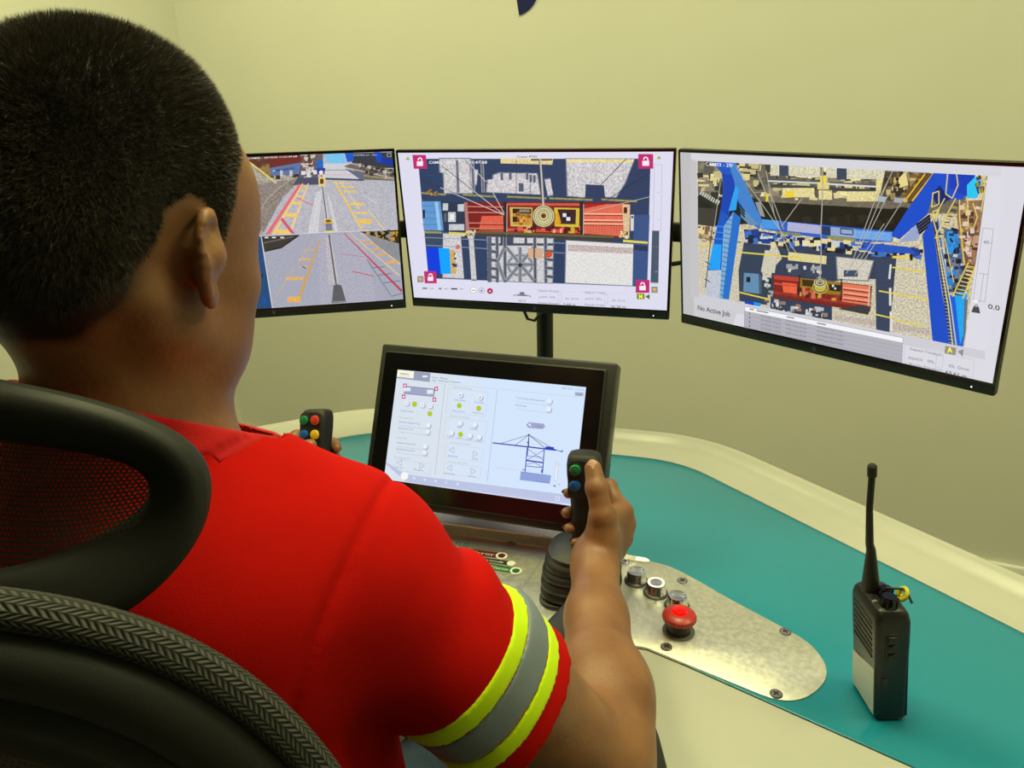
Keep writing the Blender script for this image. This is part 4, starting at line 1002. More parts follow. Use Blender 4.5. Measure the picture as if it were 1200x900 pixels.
# ---------------------------------------------------------------- touch display
S = Screen([(465.3, 432.3), (686, 454.2), (671, 593), (448.8, 562.1)], TW, TH, .0018)
S.view(420, 395, 3.748)
S.rect(0, 0, 1200, 1000, (214, 228, 246)); S.poly([(560, 100), (1100, 180), (1100, 800), (540, 700)], (210, 229, 252)); S.poly([(100, 120), (420, 150), (380, 700), (60, 640)], (216, 226, 238))
S.poly([(165, 138), (316, 156), (311, 196), (160, 177)], (150, 158, 184)); S.poly([(167, 140), (243, 148), (240, 180), (163, 171)], (248, 246, 226)); S.rect(280, 167, 302, 175, (236, 240, 246))
S.text('SIEMENS', (180, 160), 6, (60, 120, 120), p2=(220, 165), bold=.02); S.line((178, 167), (224, 172), 2, (230, 180, 170))
S.text('Status   Manual', (322, 178), 8, (90, 100, 130), p2=(390, 185)); S.text('User   Maintenance Operator', (322, 191), 8, (90, 100, 130), p2=(450, 202))
S.line((312, 197), (990, 268), 1.5, (190, 202, 226)); S.text('2025-10-29   11:21:47', (892, 228), 7, (110, 120, 150), p2=(986, 238)); S.poly([(950, 242), (986, 246), (984, 262), (948, 258)], (170, 178, 206)); S.text('Logout', (952, 256), 7, (60, 70, 110), width=30)
# bottom bar
S.poly([(205, 604), (1010, 705), (1000, 742), (210, 640), (118, 560), (116, 549)], (186, 196, 228)); S.poly([(205, 636), (900, 728), (890, 742), (205, 644)], (206, 214, 240)); S.disc((200, 612), 17, 17, (246, 246, 240))
for x, y, t in ((236, 626, 'A'), (284, 632, '«'), (332, 640, 'X'), (384, 646, 'I'), (430, 652, 'X')): S.text(t, (x, y), 12, (240, 244, 250), width=13 if t != 'I' else 3, bold=.02)
S.frame_([(866, 700), (882, 702), (880, 718), (864, 716)], 2, (240, 244, 250))
# dividers
for a, b in (((380, 205), (335, 605)), ((610, 232), (566, 636))): S.line(a, b, 2, (170, 180, 206))
PK = (196, 40, 120)
S.poly([(205, 212), (338, 228), (332, 262), (196, 248)], (160, 166, 196)); S.rect(200, 220, 227, 236, (226, 232, 244)); S.rect(300, 230, 327, 248, (226, 232, 244)); S.line((196, 244), (332, 260), 4, (140, 148, 180)); S.line((205, 214), (338, 228), 4, (140, 148, 180))
for x, y in ((202, 211), (341, 226), (196, 260), (333, 274)):
    S.rect(x - 8, y - 9, x + 8, y + 9, PK); S.rect(x - 4, y - 4, x + 4, y + 5, (250, 240, 250))
YG = (178, 202, 30); HD = (176, 190, 90)
def knob(x, y, on=False, r=10):
    if on: S.disc((x, y), r + 1, r + 2, YG); S.disc((x, y), 3, 3, (206, 190, 40))
    else: S.disc((x + 2.5, y + 3), r + 2, r + 2, (160, 172, 196)); S.disc((x, y), r, r + 1, (232, 238, 248))
def tx(t, x, y, w, c=(110, 118, 146), h=7): S.text(t, (x, y), h, c, p2=(x + w, y + w * .115))
for i, x in enumerate((210, 245, 280, 315)): knob(x, 290 + i * 4, i == 1); (None if i == 1 else S.line((x - 3, 289 + i * 4), (x + 3, 289 + i * 4), 2, (100, 110, 130)))
tx('Spreader Geometry', 184, 324, 58); knob(313, 336, True)
tx('Operation TLS', 176, 354, 62, HD, 8)
for y, t in ((374, 'Spreader Pendular TLS'), (402, 'Rotação Skew TLS')):
    tx(t, 176 - (y - 374) * .1, y, 92 if y == 374 else 66); S.line((175, y + 14), (318, y + 32), 1.5, (176, 188, 210)); knob(306 - (y - 374) * .1, y + 14)
tx('Setup Park', 165, 444, 46, HD, 8)
for y, t in ((466, 'Habilitar Posição Park'), (494, 'Posição Automatica Park')):
    tx(t, 166 - (y - 466) * .12, y, 84); S.line((165, y + 14), (306, y + 32), 1.5, (176, 188, 210)); knob(293 - (y - 466) * .12, y + 15)
tx('Movimentação Trim', 156, 532, 70, HD, 8)
def tri(x, y, d, c=(150, 162, 190)):
    S.frame_([(x - d * 11, y), (x + d * 10, y - 13), (x + d * 9, y + 13)], 1.8, c)
S.frame_([(160, 538), (318, 558), (314, 606), (156, 585)], 1.2, (186, 198, 220))
tri(178, 553, 1); tri(278, 567, -1); tx('Proa', 164, 576, 28); tx('Popa', 244, 586, 40)
for x0, y0, x1, y1, dy, hd in ((395, 217, 570, 236, 112, 'Seleção de Marcha'), (383, 345, 566, 366, 100, 'Seleção do Ponto'), (386, 462, 548, 484, 66, 'Movimentação Translação'), (376, 546, 540, 566, 54, 'Movimentação Skew')):
    S.frame_([(x0, y0 + 6), (x1, y1 + 6), (x1 - dy * .11, y1 + dy), (x0 - dy * .11, y0 + dy)], 1.2, (186, 198, 220)); tx(hd, x0 + 20, y0 + 4, 84, HD, 8)
for x, y, on in ((449, 254, 0), (536, 265, 0), (443, 301, 1), (529, 313, 1), (447, 379, 0), (512, 386, 0), (409, 421, 0), (449, 428, 1), (490, 434, 0), (531, 440, 0)): knob(x, y, bool(on))
S.disc((447, 254), 3, 3, (90, 100, 120)); S.disc((535, 265), 3, 3, (90, 100, 120))
for t, x, y, w in (('Grua de Mar', 420, 277, 50), ('Grua Mar', 510, 288, 42), ('Grua de Terra', 412, 325, 56), ('Grua Terra', 504, 334, 46), ('Full', 434, 399, 18), ('Carrego', 490, 405, 34), ('Camera 1', 390, 440, 34), ('Camera 2', 430, 446, 34), ('Camera 3', 470, 452, 34), ('Camera 4', 512, 458, 34), ('Esquerda', 394, 524, 42), ('Direita', 500, 537, 26), ('Anti-horário', 374, 601, 50), ('Horário', 484, 614, 34)): tx(t, x, y, w)
tri(410, 497, 1); tri(514, 513, -1); tri(400, 575, 1); tri(505, 590, -1)
for y, t, w in ((270, 'Com Posição Sobreaquecida', 124), (302, 'Modo Simulado', 48)):
    tx(t, 694 - (y - 270) * .1, y, w); S.line((692, y + 14), (848, y + 34), 1.5, (176, 188, 214)); knob(838 - (y - 270) * .1, y + 13 + (3 if y > 280 else 0), r=11)
S.poly([(748, 374), (812, 381), (821, 393), (808, 405), (745, 399), (737, 386)], (158, 164, 204)); S.disc((752, 385), 5, 5, (240, 244, 250)); S.line((752, 388), (762, 394), 2, (240, 244, 250)); S.text('Buscar', (784, 396), 6, (110, 118, 160), width=26)
# crane diagram
B1 = (24, 66, 172); B2 = (60, 74, 130)
S.line((590, 465), (868, 497), 5, B1, 0, 6); S.line((868, 497), (897, 504), 3, B1); S.line((888, 506), (897, 496), 3, B1); S.poly([(822, 480), (858, 484), (857, 499), (820, 495)], (8, 60, 200))
for a, b, w in (((749, 430), (625, 468), 2), ((749, 430), (688, 476), 2), ((749, 430), (868, 497), 2), ((749, 430), (822, 490), 2.5), ((749, 430), (742, 520), 3), ((749, 431), (748, 486), 3)): S.line(a, b, w, B2)
S.rect(745, 427, 753, 432, (30, 44, 90)); S.disc((743, 463), 3, 3, (30, 44, 90))
for a, b, w in (((742, 486), (732, 592), 4), ((816, 494), (808, 600), 4), ((742, 490), (814, 542), 2), ((816, 496), (738, 542), 2), ((738, 522), (813, 530), 2), ((736, 542), (811, 552), 6), ((734, 566), (810, 574), 3), ((738, 560), (772, 552), 2), ((808, 570), (772, 552), 2), ((720, 582), (732, 584), 3), ((808, 580), (802, 596), 4)): S.line(a, b, w, B1)
S.poly([(714, 590), (846, 608), (840, 644), (709, 628)], (140, 162, 218)); S.line((714, 592), (846, 609), 2, (110, 136, 200)); S.text('Camera Frota', (782, 634), 6, (90, 110, 180), p2=(838, 641))
S.line((605, 574), (700, 586), 2, (196, 204, 228)); S.poly([(866, 550), (878, 552), (870, 632), (858, 630)], (228, 236, 248)); S.frame_([(866, 550), (878, 552), (870, 632), (858, 630)], 1.5, (170, 180, 206)); S.ring((872, 558), 8, 8, 1.5, (180, 190, 210))
S.poly([(855, 656), (862, 648), (866, 657)], (60, 66, 90)); S.text('100', (874, 650), 6, (110, 118, 150), width=12)
S.build(td)
# ================================================================= joysticks
def sect(n, w, d, p=3.0):
    """superellipse section"""
    out = []
    for i in range(n):
        a = 2 * PI * i / n; c, s_ = math.cos(a), math.sin(a)
        out.append((w * math.copysign(abs(c) ** (2 / p), c), d * math.copysign(abs(s_) ** (2 / p), s_)))
    return out
def loft(mb, rings, cap=True):
    """rings: list of lists of 3D points, same length"""
    vs = []; fs = []; n = len(rings[0])
    for r in rings: vs += [tuple(p) for p in r]
    for i in range(len(rings) - 1):
        for k in range(n):
            l = (k + 1) % n; fs.append((i * n + k, i * n + l, (i + 1) * n + l, (i + 1) * n + k))
    if cap: fs.append(list(range(n))[::-1]); fs.append([(len(rings) - 1) * n + k for k in range(n)])
    mb._add(vs, fs); return mb
def joystick(u, v, lean, yaw, label, rows):
    """lean: Vector of the grip axis in joystick space; yaw turns the button face about the axis"""
    base = DM @ Matrix.Translation((u, v, ZP))
    e = empty('joystick', base, label, 'joystick', 'two crane joysticks')
    mb = MB()
    mb.prism(rrect(.102, .108, .022), 0, .006, bevel=.0015); mb.build('base_flange', M['rubber'], e)
    # ribbed boot following the lean
    ax = Vector(lean).normalized()
    zt = .074; rings = []
    N = 44
    for i in range(N + 1):
        t = i / N; z = .006 + (zt - .006) * t
        w = .0485 * (1 - t) + .038 * t + .0045 * math.sin(t * PI)
        if t < .86: w += .0032 * abs(math.sin(t * PI * 5.2))
        if t > .86: w *= 1 - .55 * ((t - .86) / .14) ** 1.6
        p = 4 - 1.8 * t
        off = Vector((ax.x, ax.y, 0)) * z * .9
        tl = t * t * .6
        ring = []
        for x, y in sect(40, w, w * 1.04, p):
            ring.append((x + off.x, y + off.y, z - (x * ax.x + y * ax.y) * tl))
        rings.append(ring)
    mb = MB(); loft(mb, rings); mb.build('rubber_boot', M['rubber'], e, autosmooth=60)
    # grip
    O = Vector((ax.x * .07, ax.y * .07, .066))
    G = axis_frame(O, ax, (1, 0, 0)) @ Matrix.Rotation(yaw, 4, 'Z')    # x right, y away, z up the grip
    prof = [(-.004, .014, .014, 2.2, 0), (.010, .0145, .0145, 2.4, 0), (.020, .0150, .0160, 2.6, 0), (.050, .0158, .0170, 3, 0), (.075, .0178, .0165, 3.4, -.001),
            (.090, .0205, .0165, 4.0, -.002), (.105, .0222, .0165, 4.6, -.003), (.118, .0226, .0165, 4.6, -.003), (.126, .0218, .0160, 4.2, -.002), (.1305, .0195, .0145, 3.6, -.001), (.1325, .0150, .011, 3.0, 0)]
    rings = []
    for z, w, d, p, yo in prof:
        rings.append([G @ Vector((x, y + yo, z)) for x, y in sect(36, w, d, p)])
    mb = MB(); loft(mb, rings); g = mb.build('grip', M['blackm'], e, autosmooth=50)
    FT = G @ Matrix.Translation((0, -.0192, .103)) @ TP
    MB().prism(rrect(.0395, .052, .008), -.001, .0010, FT @ Matrix.Translation((0, -.002, 0)), bevel=.0006).build('button_plate', M['blackp'], g)
    for j, (ca, cb) in enumerate(rows):
        for i, cname in enumerate((ca, cb)):
            T = FT @ Matrix.Translation(((-.0102, .0102)[i], (.0118, -.0100)[j], .001))
            MB().lathe([(0, 0), (.0096, 0), (.0094, .0012), (.0082, .0014), (0, .0014)], T, 24, cap=False).build('button_ring', M['rubber'], g)
            MB().lathe([(0, .001), (.0076, .001), (.0075, .0030), (.0066, .0046), (.004, .0054), (0, .0056)], T, 24, cap=False).build('button', M[cname], g, label=dict(green='green', blue='blue', redb='red', yellowb='yellow')[cname] + ' round button')
    # trigger bumps on the far side
    for zz in (.112, .088):
        mb = MB(); mb.box(G @ Vector((-.004, .0165, zz)), (.016, .010, .015), .004, R=G.to_3x3()); mb.build('trigger', M['blackp'], g)
    return e, G
BTN = [('green', 'redb'), ('blue', 'yellowb')]
JR, GR = joystick(.205, -.600, (-.01, .12, 1), math.radians(6), 'right joystick with ribbed rubber boot, gripped by the man near the push buttons', BTN)
JL, GL = joystick(-.212, -.580, (-.11, .44, 1), math.radians(-8), 'left joystick with four coloured buttons, held in front of the wall', BTN)

# ================================================================= radio
RA = PZ(1026, 846, ZD + .0025); RB = PZ(1010.7, 826.7, ZD + .0025)
xd = (Vector(RB) - Vector(RA)).normalized(); xd.z = 0
# side thickness direction is perpendicular to the front face
yd = Vector((xd.y, -xd.x, 0)).normalized()
if yd.dot(Vector((1, 0, 0))) < 0: yd = -yd
rot = Matrix.Rotation(math.radians(-8), 3, 'Z'); xd = rot @ xd; yd = rot @ yd
RFm = frame(Vector(RA), xd, yd, xd.cross(yd)) if xd.cross(yd).z > 0 else frame(Vector(RA), xd, yd, Vector((0, 0, 1)))
flip = xd.cross(yd).z < 0
if flip:   # right handed frame: mirror x by moving the origin
    RFm = frame(Vector(RA), -xd, yd, Vector((0, 0, 1)))
sx_ = -1 if flip else 1        # local +width direction sign
radio = empty('two_way_radio', RFm, 'black handheld two way radio with stub antenna standing on the teal desk', 'radio')
WR, TR, HR = .058, .034, .142
lean = Matrix.Identity(4)
iR = RFm.to_3x3().inverted(); ll = iR @ Vector((-.135, .0, 0))      # leans to the left in plan
lean[0][2], lean[1][2] = ll.x, ll.y                                # leaning stance, foot stays flat
def rl(x, y, z): return lean @ Vector((sx_ * x, y, z))
LT_ = lean @ Matrix.Diagonal((sx_, 1, 1, 1))
mb = MB(); rings = []
def rsec(z, w0, w1, t0, t1, r=.006):
    pts = rrect(w1 - w0, t1 - t0, r, 5, (w0 + w1) / 2, (t0 + t1) / 2)
    return [rl(x, y, z) for x, y in pts]
for z, i in ((0, .003), (.002, .001), (.006, 0), (.05, 0), (.10, -.001), (.128, -.001), (.136, .0005), (.1405, .003), (.142, .007)):
    rings.append(rsec(z, i, WR - i, i, TR + .0015 * (z / .14) - i))
loft(mb, rings); mb.build('radio_body', M['blackp'], radio, autosmooth=40)
# battery seam, front label, speaker grille
MB().prism([(.004, .006), (WR - .004, .006), (WR - .004, .050), (.004, .068)], 0, .0010, LT_ @ Matrix.Translation((0, 0, 0)) @ Matrix.Rotation(PI / 2, 4, 'X') @ Matrix.Translation((0, 0, 0))).build('white_label', M['label_white'], radio, label='white printed label low on the front')
mb = MB()
for k in range(11):
    mb.box(rl(WR / 2, -.0006, .010 + k * .0045), (WR * .7, .0004, .0011), R=lean.to_3x3())
mb.build('label_print', M['printgr'], radio, None)
mb = MB()
for k in range(7): mb.box(rl(WR / 2, -.0008, .080 + k * .0072), (WR - .016, .0022, .0034), .0008, R=lean.to_3x3())
mb.build('speaker_grille', M['blackm'], radio)
mb = MB(); mb.box(rl(-.0008, TR * .45, .098), (.002, .014, .036), .001, R=lean.to_3x3())
for k in range(3): mb.box(rl(-.0022, TR * .45, .087 + k * .011), (.003, .009, .008), .0012, R=lean.to_3x3())
mb.build('side_buttons', M['rubber'], radio)
MB().box(rl(-.0008, TR * .25, .052), (.002, .006, .012), .0008, R=lean.to_3x3()).build('accessory_cover', M['rubber'], radio)
MB().box(rl(WR * .5, TR + .004, .07), (.020, .006, .07), .002, R=lean.to_3x3()).build('belt_clip', M['blackp'], radio)
MB().box(rl(WR * .5, TR * .96, .055), (WR * .96, .0050, .10), .002, R=lean.to_3x3()).build('battery', M['blackm'], radio)
mb = MB()
a0 = rl(.040, .012, .140); mb.tube([a0, a0 + Vector((0, 0, .012)) + ll * .012, a0 + Vector((0, 0, .05)) + ll * .05, a0 + Vector((0, 0, .058)) + ll * .07, a0 + Vector((-.0, 0, .10)) + ll * .115, a0 + Vector((0, 0, .135)) + ll * .135, a0 + Vector((0, 0, .136)) + ll * .135, a0 + Vector((0, 0, .147)) + ll * .145, a0 + Vector((0, 0, .149)) + ll * .146],
        [.0098, .0085, .0046, .0040, .0033, .0033, .0046, .0046, .0030], 16)
mb.build('antenna', M['rubber'], radio)
def kn(x, y, r, h, name):
    mb = MB(); T = Matrix.Translation(rl(x, y, .140))
    mb.lathe([(0, 0), (r, 0), (r * 1.02, .003), (r * .92, h * .85), (r * .8, h), (0, h)], T, 20, cap=False)
    for k in range(10):
        a = 2 * PI * k / 10; mb.box(T @ Vector((r * .95 * math.cos(a), r * .95 * math.sin(a), h * .5)), (.0016, .0012, h * .8), R=Matrix.Rotation(a, 3, 'Z'))
    mb.build(name, M['blackg'], radio)
kn(.012, .017, .0085, .013, 'volume_knob'); kn(.026, .020, .0070, .013, 'channel_knob')
MB().lathe([(0, 0), (.003, 0), (.003, .002), (0, .0025)], Matrix.Translation(rl(.020, .007, .141)), 12, cap=False).build('status_light', M['led_dim'] if 'led_dim' in M else M['steel_bright'], radio)
mb = MB(); c0 = rl(.020, .036, .149)
mb.tube([c0 + Vector((.006 * math.cos(a), .004 * math.sin(a) * .6, .006 * math.sin(a))) for a in [2 * PI * k / 16 for k in range(16)]], .0022, 8, closed=True)
mb.box(c0 + Vector((-.004, 0, -.004)), (.010, .005, .006), .0015); mb.build('yellow_tag', M['tag_yellow'], radio, label='yellow looped tag')
mb = MB(); mb.tube([rl(.024, .020, .154), c0 + Vector((-.003, 0, .004)), c0 + Vector((.004, .002, .004)), c0 + Vector((.012, .004, -.003))], .0013, 8); mb.build('cord', M['rubber'], radio)

# ================================================================= office chair
OCu, OCv = .0, -1.205
O_ = DM @ Vector((OCu, OCv, 0))
CM = frame(O_, DU, DV, (0, 0, 1))
chair = empty('office_chair', CM, 'black office chair with mesh headrest and knitted-edge mesh backrest, man seated in it', 'chair')
def net_material(name, col, scale, hole, tint=1.0, stag=True):
    m, nt, b = new_mat(name)
    b.inputs['Base Color'].default_value = (*col, 1); b.inputs['Roughness'].default_value = .45
    tc = nt.nodes.new('ShaderNodeTexCoord'); mp = nt.nodes.new('ShaderNodeMapping'); mp.inputs['Scale'].default_value = scale
    nt.links.new(tc.outputs['UV'], mp.inputs['Vector'])
    br = nt.nodes.new('ShaderNodeTexBrick'); br.offset = .5; br.inputs['Scale'].default_value = 1
    br.inputs['Mortar Size'].default_value = hole; br.inputs['Mortar Smooth'].default_value = .1
    br.inputs['Brick Width'].default_value = 1.0; br.inputs['Row Height'].default_value = 1.0
    br.inputs['Color1'].default_value = (0, 0, 0, 1); br.inputs['Color2'].default_value = (0, 0, 0, 1); br.inputs['Mortar'].default_value = (1, 1, 1, 1)
    nt.links.new(mp.outputs['Vector'], br.inputs['Vector'])
    nt.links.new(br.outputs['Color'], b.inputs['Alpha'])
    return m
M['net'] = net_material('chair_net', (.034, .034, .029), (76, 40, 1), .24)
M['net_back'] = net_material('chair_net_back', (.018, .018, .015), (110, 130, 1), .33)
# knitted edge: woven blocks
m_, nt, b_ = new_mat('knit_edge')
tc = nt.nodes.new('ShaderNodeTexCoord'); mp = nt.nodes.new('ShaderNodeMapping'); mp.inputs['Scale'].default_value = (900, 32, 1); mp.inputs['Rotation'].default_value = (0, 0, 0)
wob = nt.nodes.new('ShaderNodeTexNoise'); wob.inputs['Scale'].default_value = 60; nt.links.new(tc.outputs['Object'], wob.inputs['Vector'])
nt.links.new(tc.outputs['UV'], mp.inputs['Vector'])
sp_ = nt.nodes.new('ShaderNodeSeparateXYZ'); nt.links.new(mp.outputs['Vector'], sp_.inputs[0])
def mth(op, a, b=None, c=None):
    n_ = nt.nodes.new('ShaderNodeMath'); n_.operation = op
    for i, q in enumerate((a, b, c)):
        if q is None: continue
        if isinstance(q, (int, float)): n_.inputs[i].default_value = q
        else: nt.links.new(q, n_.inputs[i])
    return n_.outputs[0]
xx, yy = sp_.outputs['X'], sp_.outputs['Y']
row = mth('FLOOR', mth('MULTIPLY', yy, .5)); dirn = mth('SUBTRACT', mth('MULTIPLY', mth('MODULO', row, 2), 2), 1)
ph = mth('ADD', mth('MULTIPLY', xx, 1.0), mth('MULTIPLY', mth('MULTIPLY', yy, dirn), 1.6))
w1 = mth('MULTIPLY_ADD', mth('SINE', mth('ADD', mth('MULTIPLY', ph, 2.2), mth('MULTIPLY', wob.outputs['Fac'], 4))), .5, .5)
w2 = mth('ABSOLUTE', mth('SINE', mth('MULTIPLY', yy, PI / 2)))
hgt = mth('MULTIPLY', mth('POWER', w1, .8), mth('POWER', w2, .5))
cr_ = nt.nodes.new('ShaderNodeValToRGB'); cr_.color_ramp.elements[0].position = .15; cr_.color_ramp.elements[0].color = (.008, .008, .007, 1); cr_.color_ramp.elements[1].position = .8; cr_.color_ramp.elements[1].color = (.075, .075, .066, 1)
nt.links.new(hgt, cr_.inputs['Fac']); nt.links.new(cr_.outputs['Color'], b_.inputs['Base Color']); b_.inputs['Roughness'].default_value = .75
bp = nt.nodes.new('ShaderNodeBump'); bp.inputs['Strength'].default_value = .8; bp.inputs['Distance'].default_value = .0012
nt.links.new(hgt, bp.inputs['Height']); nt.links.new(bp.outputs['Normal'], b_.inputs['Normal'])
M['knit'] = m_

def uv_grid(name, fn, nu, nv, m, parent, thick=0.0, label=None, closed=False):
    vs = []; fs = []; uvs = []
    for i in range(nu + 1):
        for j in range(nv + 1): vs.append(tuple(fn(i / nu, j / nv)))
    for i in range(nu):
        for j in range(nv): fs.append((i * (nv + 1) + j, (i + 1) * (nv + 1) + j, (i + 1) * (nv + 1) + j + 1, i * (nv + 1) + j + 1))
    me = bpy.data.meshes.new(name); me.from_pydata(vs, [], fs)
    ul = me.uv_layers.new(name='UVMap')
    for p in me.polygons:
        p.use_smooth = True
        for li in p.loop_indices:
            vi = me.loops[li].vertex_index; ul.data[li].uv = ((vi // (nv + 1)) / nu, (vi % (nv + 1)) / nv)
    o = link_mesh(name, me, m, parent)
    if thick:
        sm = o.modifiers.new('solid', 'SOLIDIFY'); sm.thickness = thick
    if label: o['label'] = label
    return o
# headrest (chair space: x right, y forward, z up)
HZ = 1.198; HA, HB = .106, .068
def hr_pt(a, k=1.0, dy=0.0):
    c, s_ = math.cos(a), math.sin(a)
    e_ = .98 if s_ > 0 else .72
    x = HA * k * math.copysign(abs(c) ** e_, c); z = HB * k * math.copysign(abs(s_) ** .95, s_) - .05 * x
    return Vector((x, .055 * (x / HA) ** 2 + .018 * (z / HB) + dy - .010, HZ + z))
def hr_frame(u_, v_):
    a = 2 * PI * u_; b = 2 * PI * v_
    s_ = math.sin(a); wid = .0150 + .0075 * max(0, -s_) + .002 * abs(math.cos(a))
    dep = .012
    k = 1 - wid / (HB if abs(s_) > .5 else (HA * .9 + (HB - HA * .9) * abs(s_) ** 2)) * 1.0
    rad = Vector((math.cos(a), 0, math.sin(a)))
    c = hr_pt(a) - rad * wid
    cb, sb = math.cos(b), math.sin(b)
    return c + rad * (wid * math.copysign(abs(cb) ** .8, cb)) + Vector((0, 1, 0)) * (dep * math.copysign(abs(sb) ** .8, sb))
uv_grid('headrest_frame', hr_frame, 96, 20, M['chair_pl'], chair)
def hr_net(u_, v_):
    x = (u_ * 2 - 1) * HA * .84; zz = (v_ * 2 - 1)
    lim = HB * .76 * math.sqrt(max(0.02, 1 - abs(x / (HA * .93)) ** 2.4))
    return Vector((x, .055 * (x / HA) ** 2 + .018 * zz * .8 - .004 + .010 * (1 - zz * zz), HZ + zz * lim - .05 * x + .003))
uv_grid('headrest_net', hr_net, 60, 20, M['net'], chair, label='black stretch net with rows of small holes')
MB().tube([(0, -.02, HZ - .05), (0, -.045, HZ - .075), (0, -.055, 1.10), (0, -.06, .95)], [.014, .018, .02, .022], 16, flat=(1.6, .7), up=(1, 0, 0)).build('headrest_post', M['chair_pl'], chair)
# backrest
BZ0, BZ1, BW = .62, 1.216, .208
BZC, BHH = (BZ0 + BZ1) / 2, (BZ1 - BZ0) / 2
def bk_curve(a, k=1.0):
    c, s_ = math.cos(a), math.sin(a)
    p = .50
    x = BW * math.copysign(abs(c) ** p, c); z = BHH * math.copysign(abs(s_) ** .68, s_)
    if z < 0: x *= 1 - .12 * (z / BHH) ** 2
    return x * k, z * k
def bk_y(x, z): return .070 * (x / BW) ** 2 - .045 + .03 * math.cos((z + .12) / BHH * 2.2) - .012
def bk_pt(a, k, dy):
    x, z = bk_curve(a)
    L = math.hypot(x, z); f = (L - k) / L
    x, z = x * f, z * f
    return Vector((x, bk_y(x, z) + dy, BZC + z))
def bk_edge(u_, v_):
    a = 2 * PI * u_; b = 2 * PI * v_; r = .0078
    c = bk_pt(a, .009, .0)
    x, z = bk_curve(a); rad = Vector((x, 0, z)).normalized()
    return c + rad * r * math.cos(b) + Vector((0, 1, 0)) * r * 1.25 * math.sin(b)
uv_grid('knitted_edge', bk_edge, 260, 14, M['knit'], chair, label='grey knitted edge piping')
prof_b = [(.014, .006), (.016, -.012), (.020, -.019), (.034, -.021), (.040, -.017), (.044, -.0165), (.048, -.024), (.060, -.026), (.068, -.020), (.070, -.004), (.060, .003), (.030, .006), (.014, .006)]
def bk_frame(u_, v_):
    a = 2 * PI * u_; i = v_ * (len(prof_b) - 1); j = min(int(i), len(prof_b) - 2); t = i - j
    k = prof_b[j][0] * (1 - t) + prof_b[j + 1][0] * t; dy = prof_b[j][1] * (1 - t) + prof_b[j + 1][1] * t
    return bk_pt(a, k, dy)
o = uv_grid('backrest_frame', bk_frame, 200, len(prof_b) - 1, M['chair_pl'], chair)
def bk_net(u_, v_):
    x0 = (u_ * 2 - 1); z0 = (v_ * 2 - 1)
    # square to superellipse
    m_ = max(abs(x0), abs(z0)); L = math.hypot(x0, z0)
    if L < 1e-6: return Vector((0, bk_y(0, 0), BZC))
    a = math.atan2(z0, x0); X, Z = bk_curve(a); f = m_ * (1 - .055 / math.hypot(X, Z))
    return Vector((X * f, bk_y(X * f, Z * f) + .002, BZC + Z * f))
uv_grid('backrest_net', bk_net, 48, 48, M['net_back'], chair)
m = MB(); m.tube([(0, -.075, .95), (0, -.085, .80), (0, -.10, .62), (0, -.07, .47), (0, .02, .42)], [.03, .034, .036, .036, .03], 16, flat=(1.5, .6), up=(1, 0, 0)); m.build('back_spine', M['chair_pl'], chair)
m = MB()
for sx in (1, -1): m.tube([(0, -.08, .88), (sx * .10, -.055, .90), (sx * .205, .0, .93)], [.018, .014, .012], 12, flat=(1, .7))
m.build('back_brace', M['chair_pl'], chair)
m = MB(); rings = []
for z, s_ in ((.440, .90), (.447, .97), (.468, 1.0), (.485, .99), (.498, .94), (.503, .80)):
    rings.append([(x, .27 + y, z + (.0 if y < .18 else -(y - .18) * .3)) for x, y in sect(48, .245 * s_, .235 * s_, 4)])
loft(m, rings); m.build('seat', M['blackm'], chair, autosmooth=60)
MB().box((0, .25, .435), (.26, .26, .035), .01).build('tilt_mechanism', M['dark_metal'], chair)
MB().lathe([(0, .10), (.030, .10), (.030, .28), (.018, .285), (.018, .43), (0, .43)], Matrix.Translation((0, .25, 0)), 20, cap=False).build('gas_lift', M['dark_metal'], chair)
for k in range(5):
    a = 2 * PI * k / 5 + .3; d = Vector((math.cos(a), math.sin(a), 0)); c = Vector((0, .25, 0))
    m = MB(); m.tube([c + Vector((0, 0, .10)), c + d * .12 + Vector((0, 0, .105)), c + d * .30 + Vector((0, 0, .075))], [.028, .022, .016], 12); leg = m.build('leg', M['chair_pl'], chair)
    q = c + d * .30; tn = Vector((-d.y, d.x, 0))
    m = MB()
    for s_ in (1, -1): m.lathe([(0, -.009), (.026, -.009), (.027, 0), (.026, .009), (0, .009)], axis_frame(q + tn * .014 * s_ + Vector((0, 0, .027)), tn), 20, cap=False)
    m.tube([q + Vector((0, 0, .027)), q + Vector((0, 0, .075))], .008, 8); m.build('castor', M['blackp'], leg)
# armrests: pads reach forward under the forearms
def armrest(sx, pts):
    m = MB(); P = [Vector(p) for p in pts]
    rings = []; n = len(P)
    # pad as a rounded slab following a centre line
    for i, p in enumerate(P):
        t = (P[min(i + 1, n - 1)] - P[max(i - 1, 0)]).normalized(); s_ = Vector((t.y, -t.x, 0)).normalized()
        e_ = i / (n - 1); w = .048 * (math.sin(min(1, max(.12, min(e_, 1 - e_) * 6)) * PI / 2))
        rings.append([p + s_ * x + Vector((0, 0, y)) for x, y in sect(20, w, .014, 3)])
    loft(m, rings); m.build('armrest_pad', M['rubber'], chair, autosmooth=60)
    c = P[1]
    m = MB(); m.tube([c + Vector((0, 0, -.012)), (c.x, c.y, .62), (c.x * 1.0, c.y, .50), (c.x * .8, .27, .44), (.0, .27, .435)], [.022, .022, .024, .02, .015], 14, flat=(1.3, .7)); m.build('armrest_post', M['chair_pl'], chair)
iCM = CM.inverted()
def armline(a, b, z, k=9): return [Vector((a[0] + (b[0] - a[0]) * i / (k - 1), a[1] + (b[1] - a[1]) * i / (k - 1), z)) for i in range(k)]
pa = iCM @ Vector((.098, .50, 0)); pb = iCM @ Vector((.066, .785, 0))
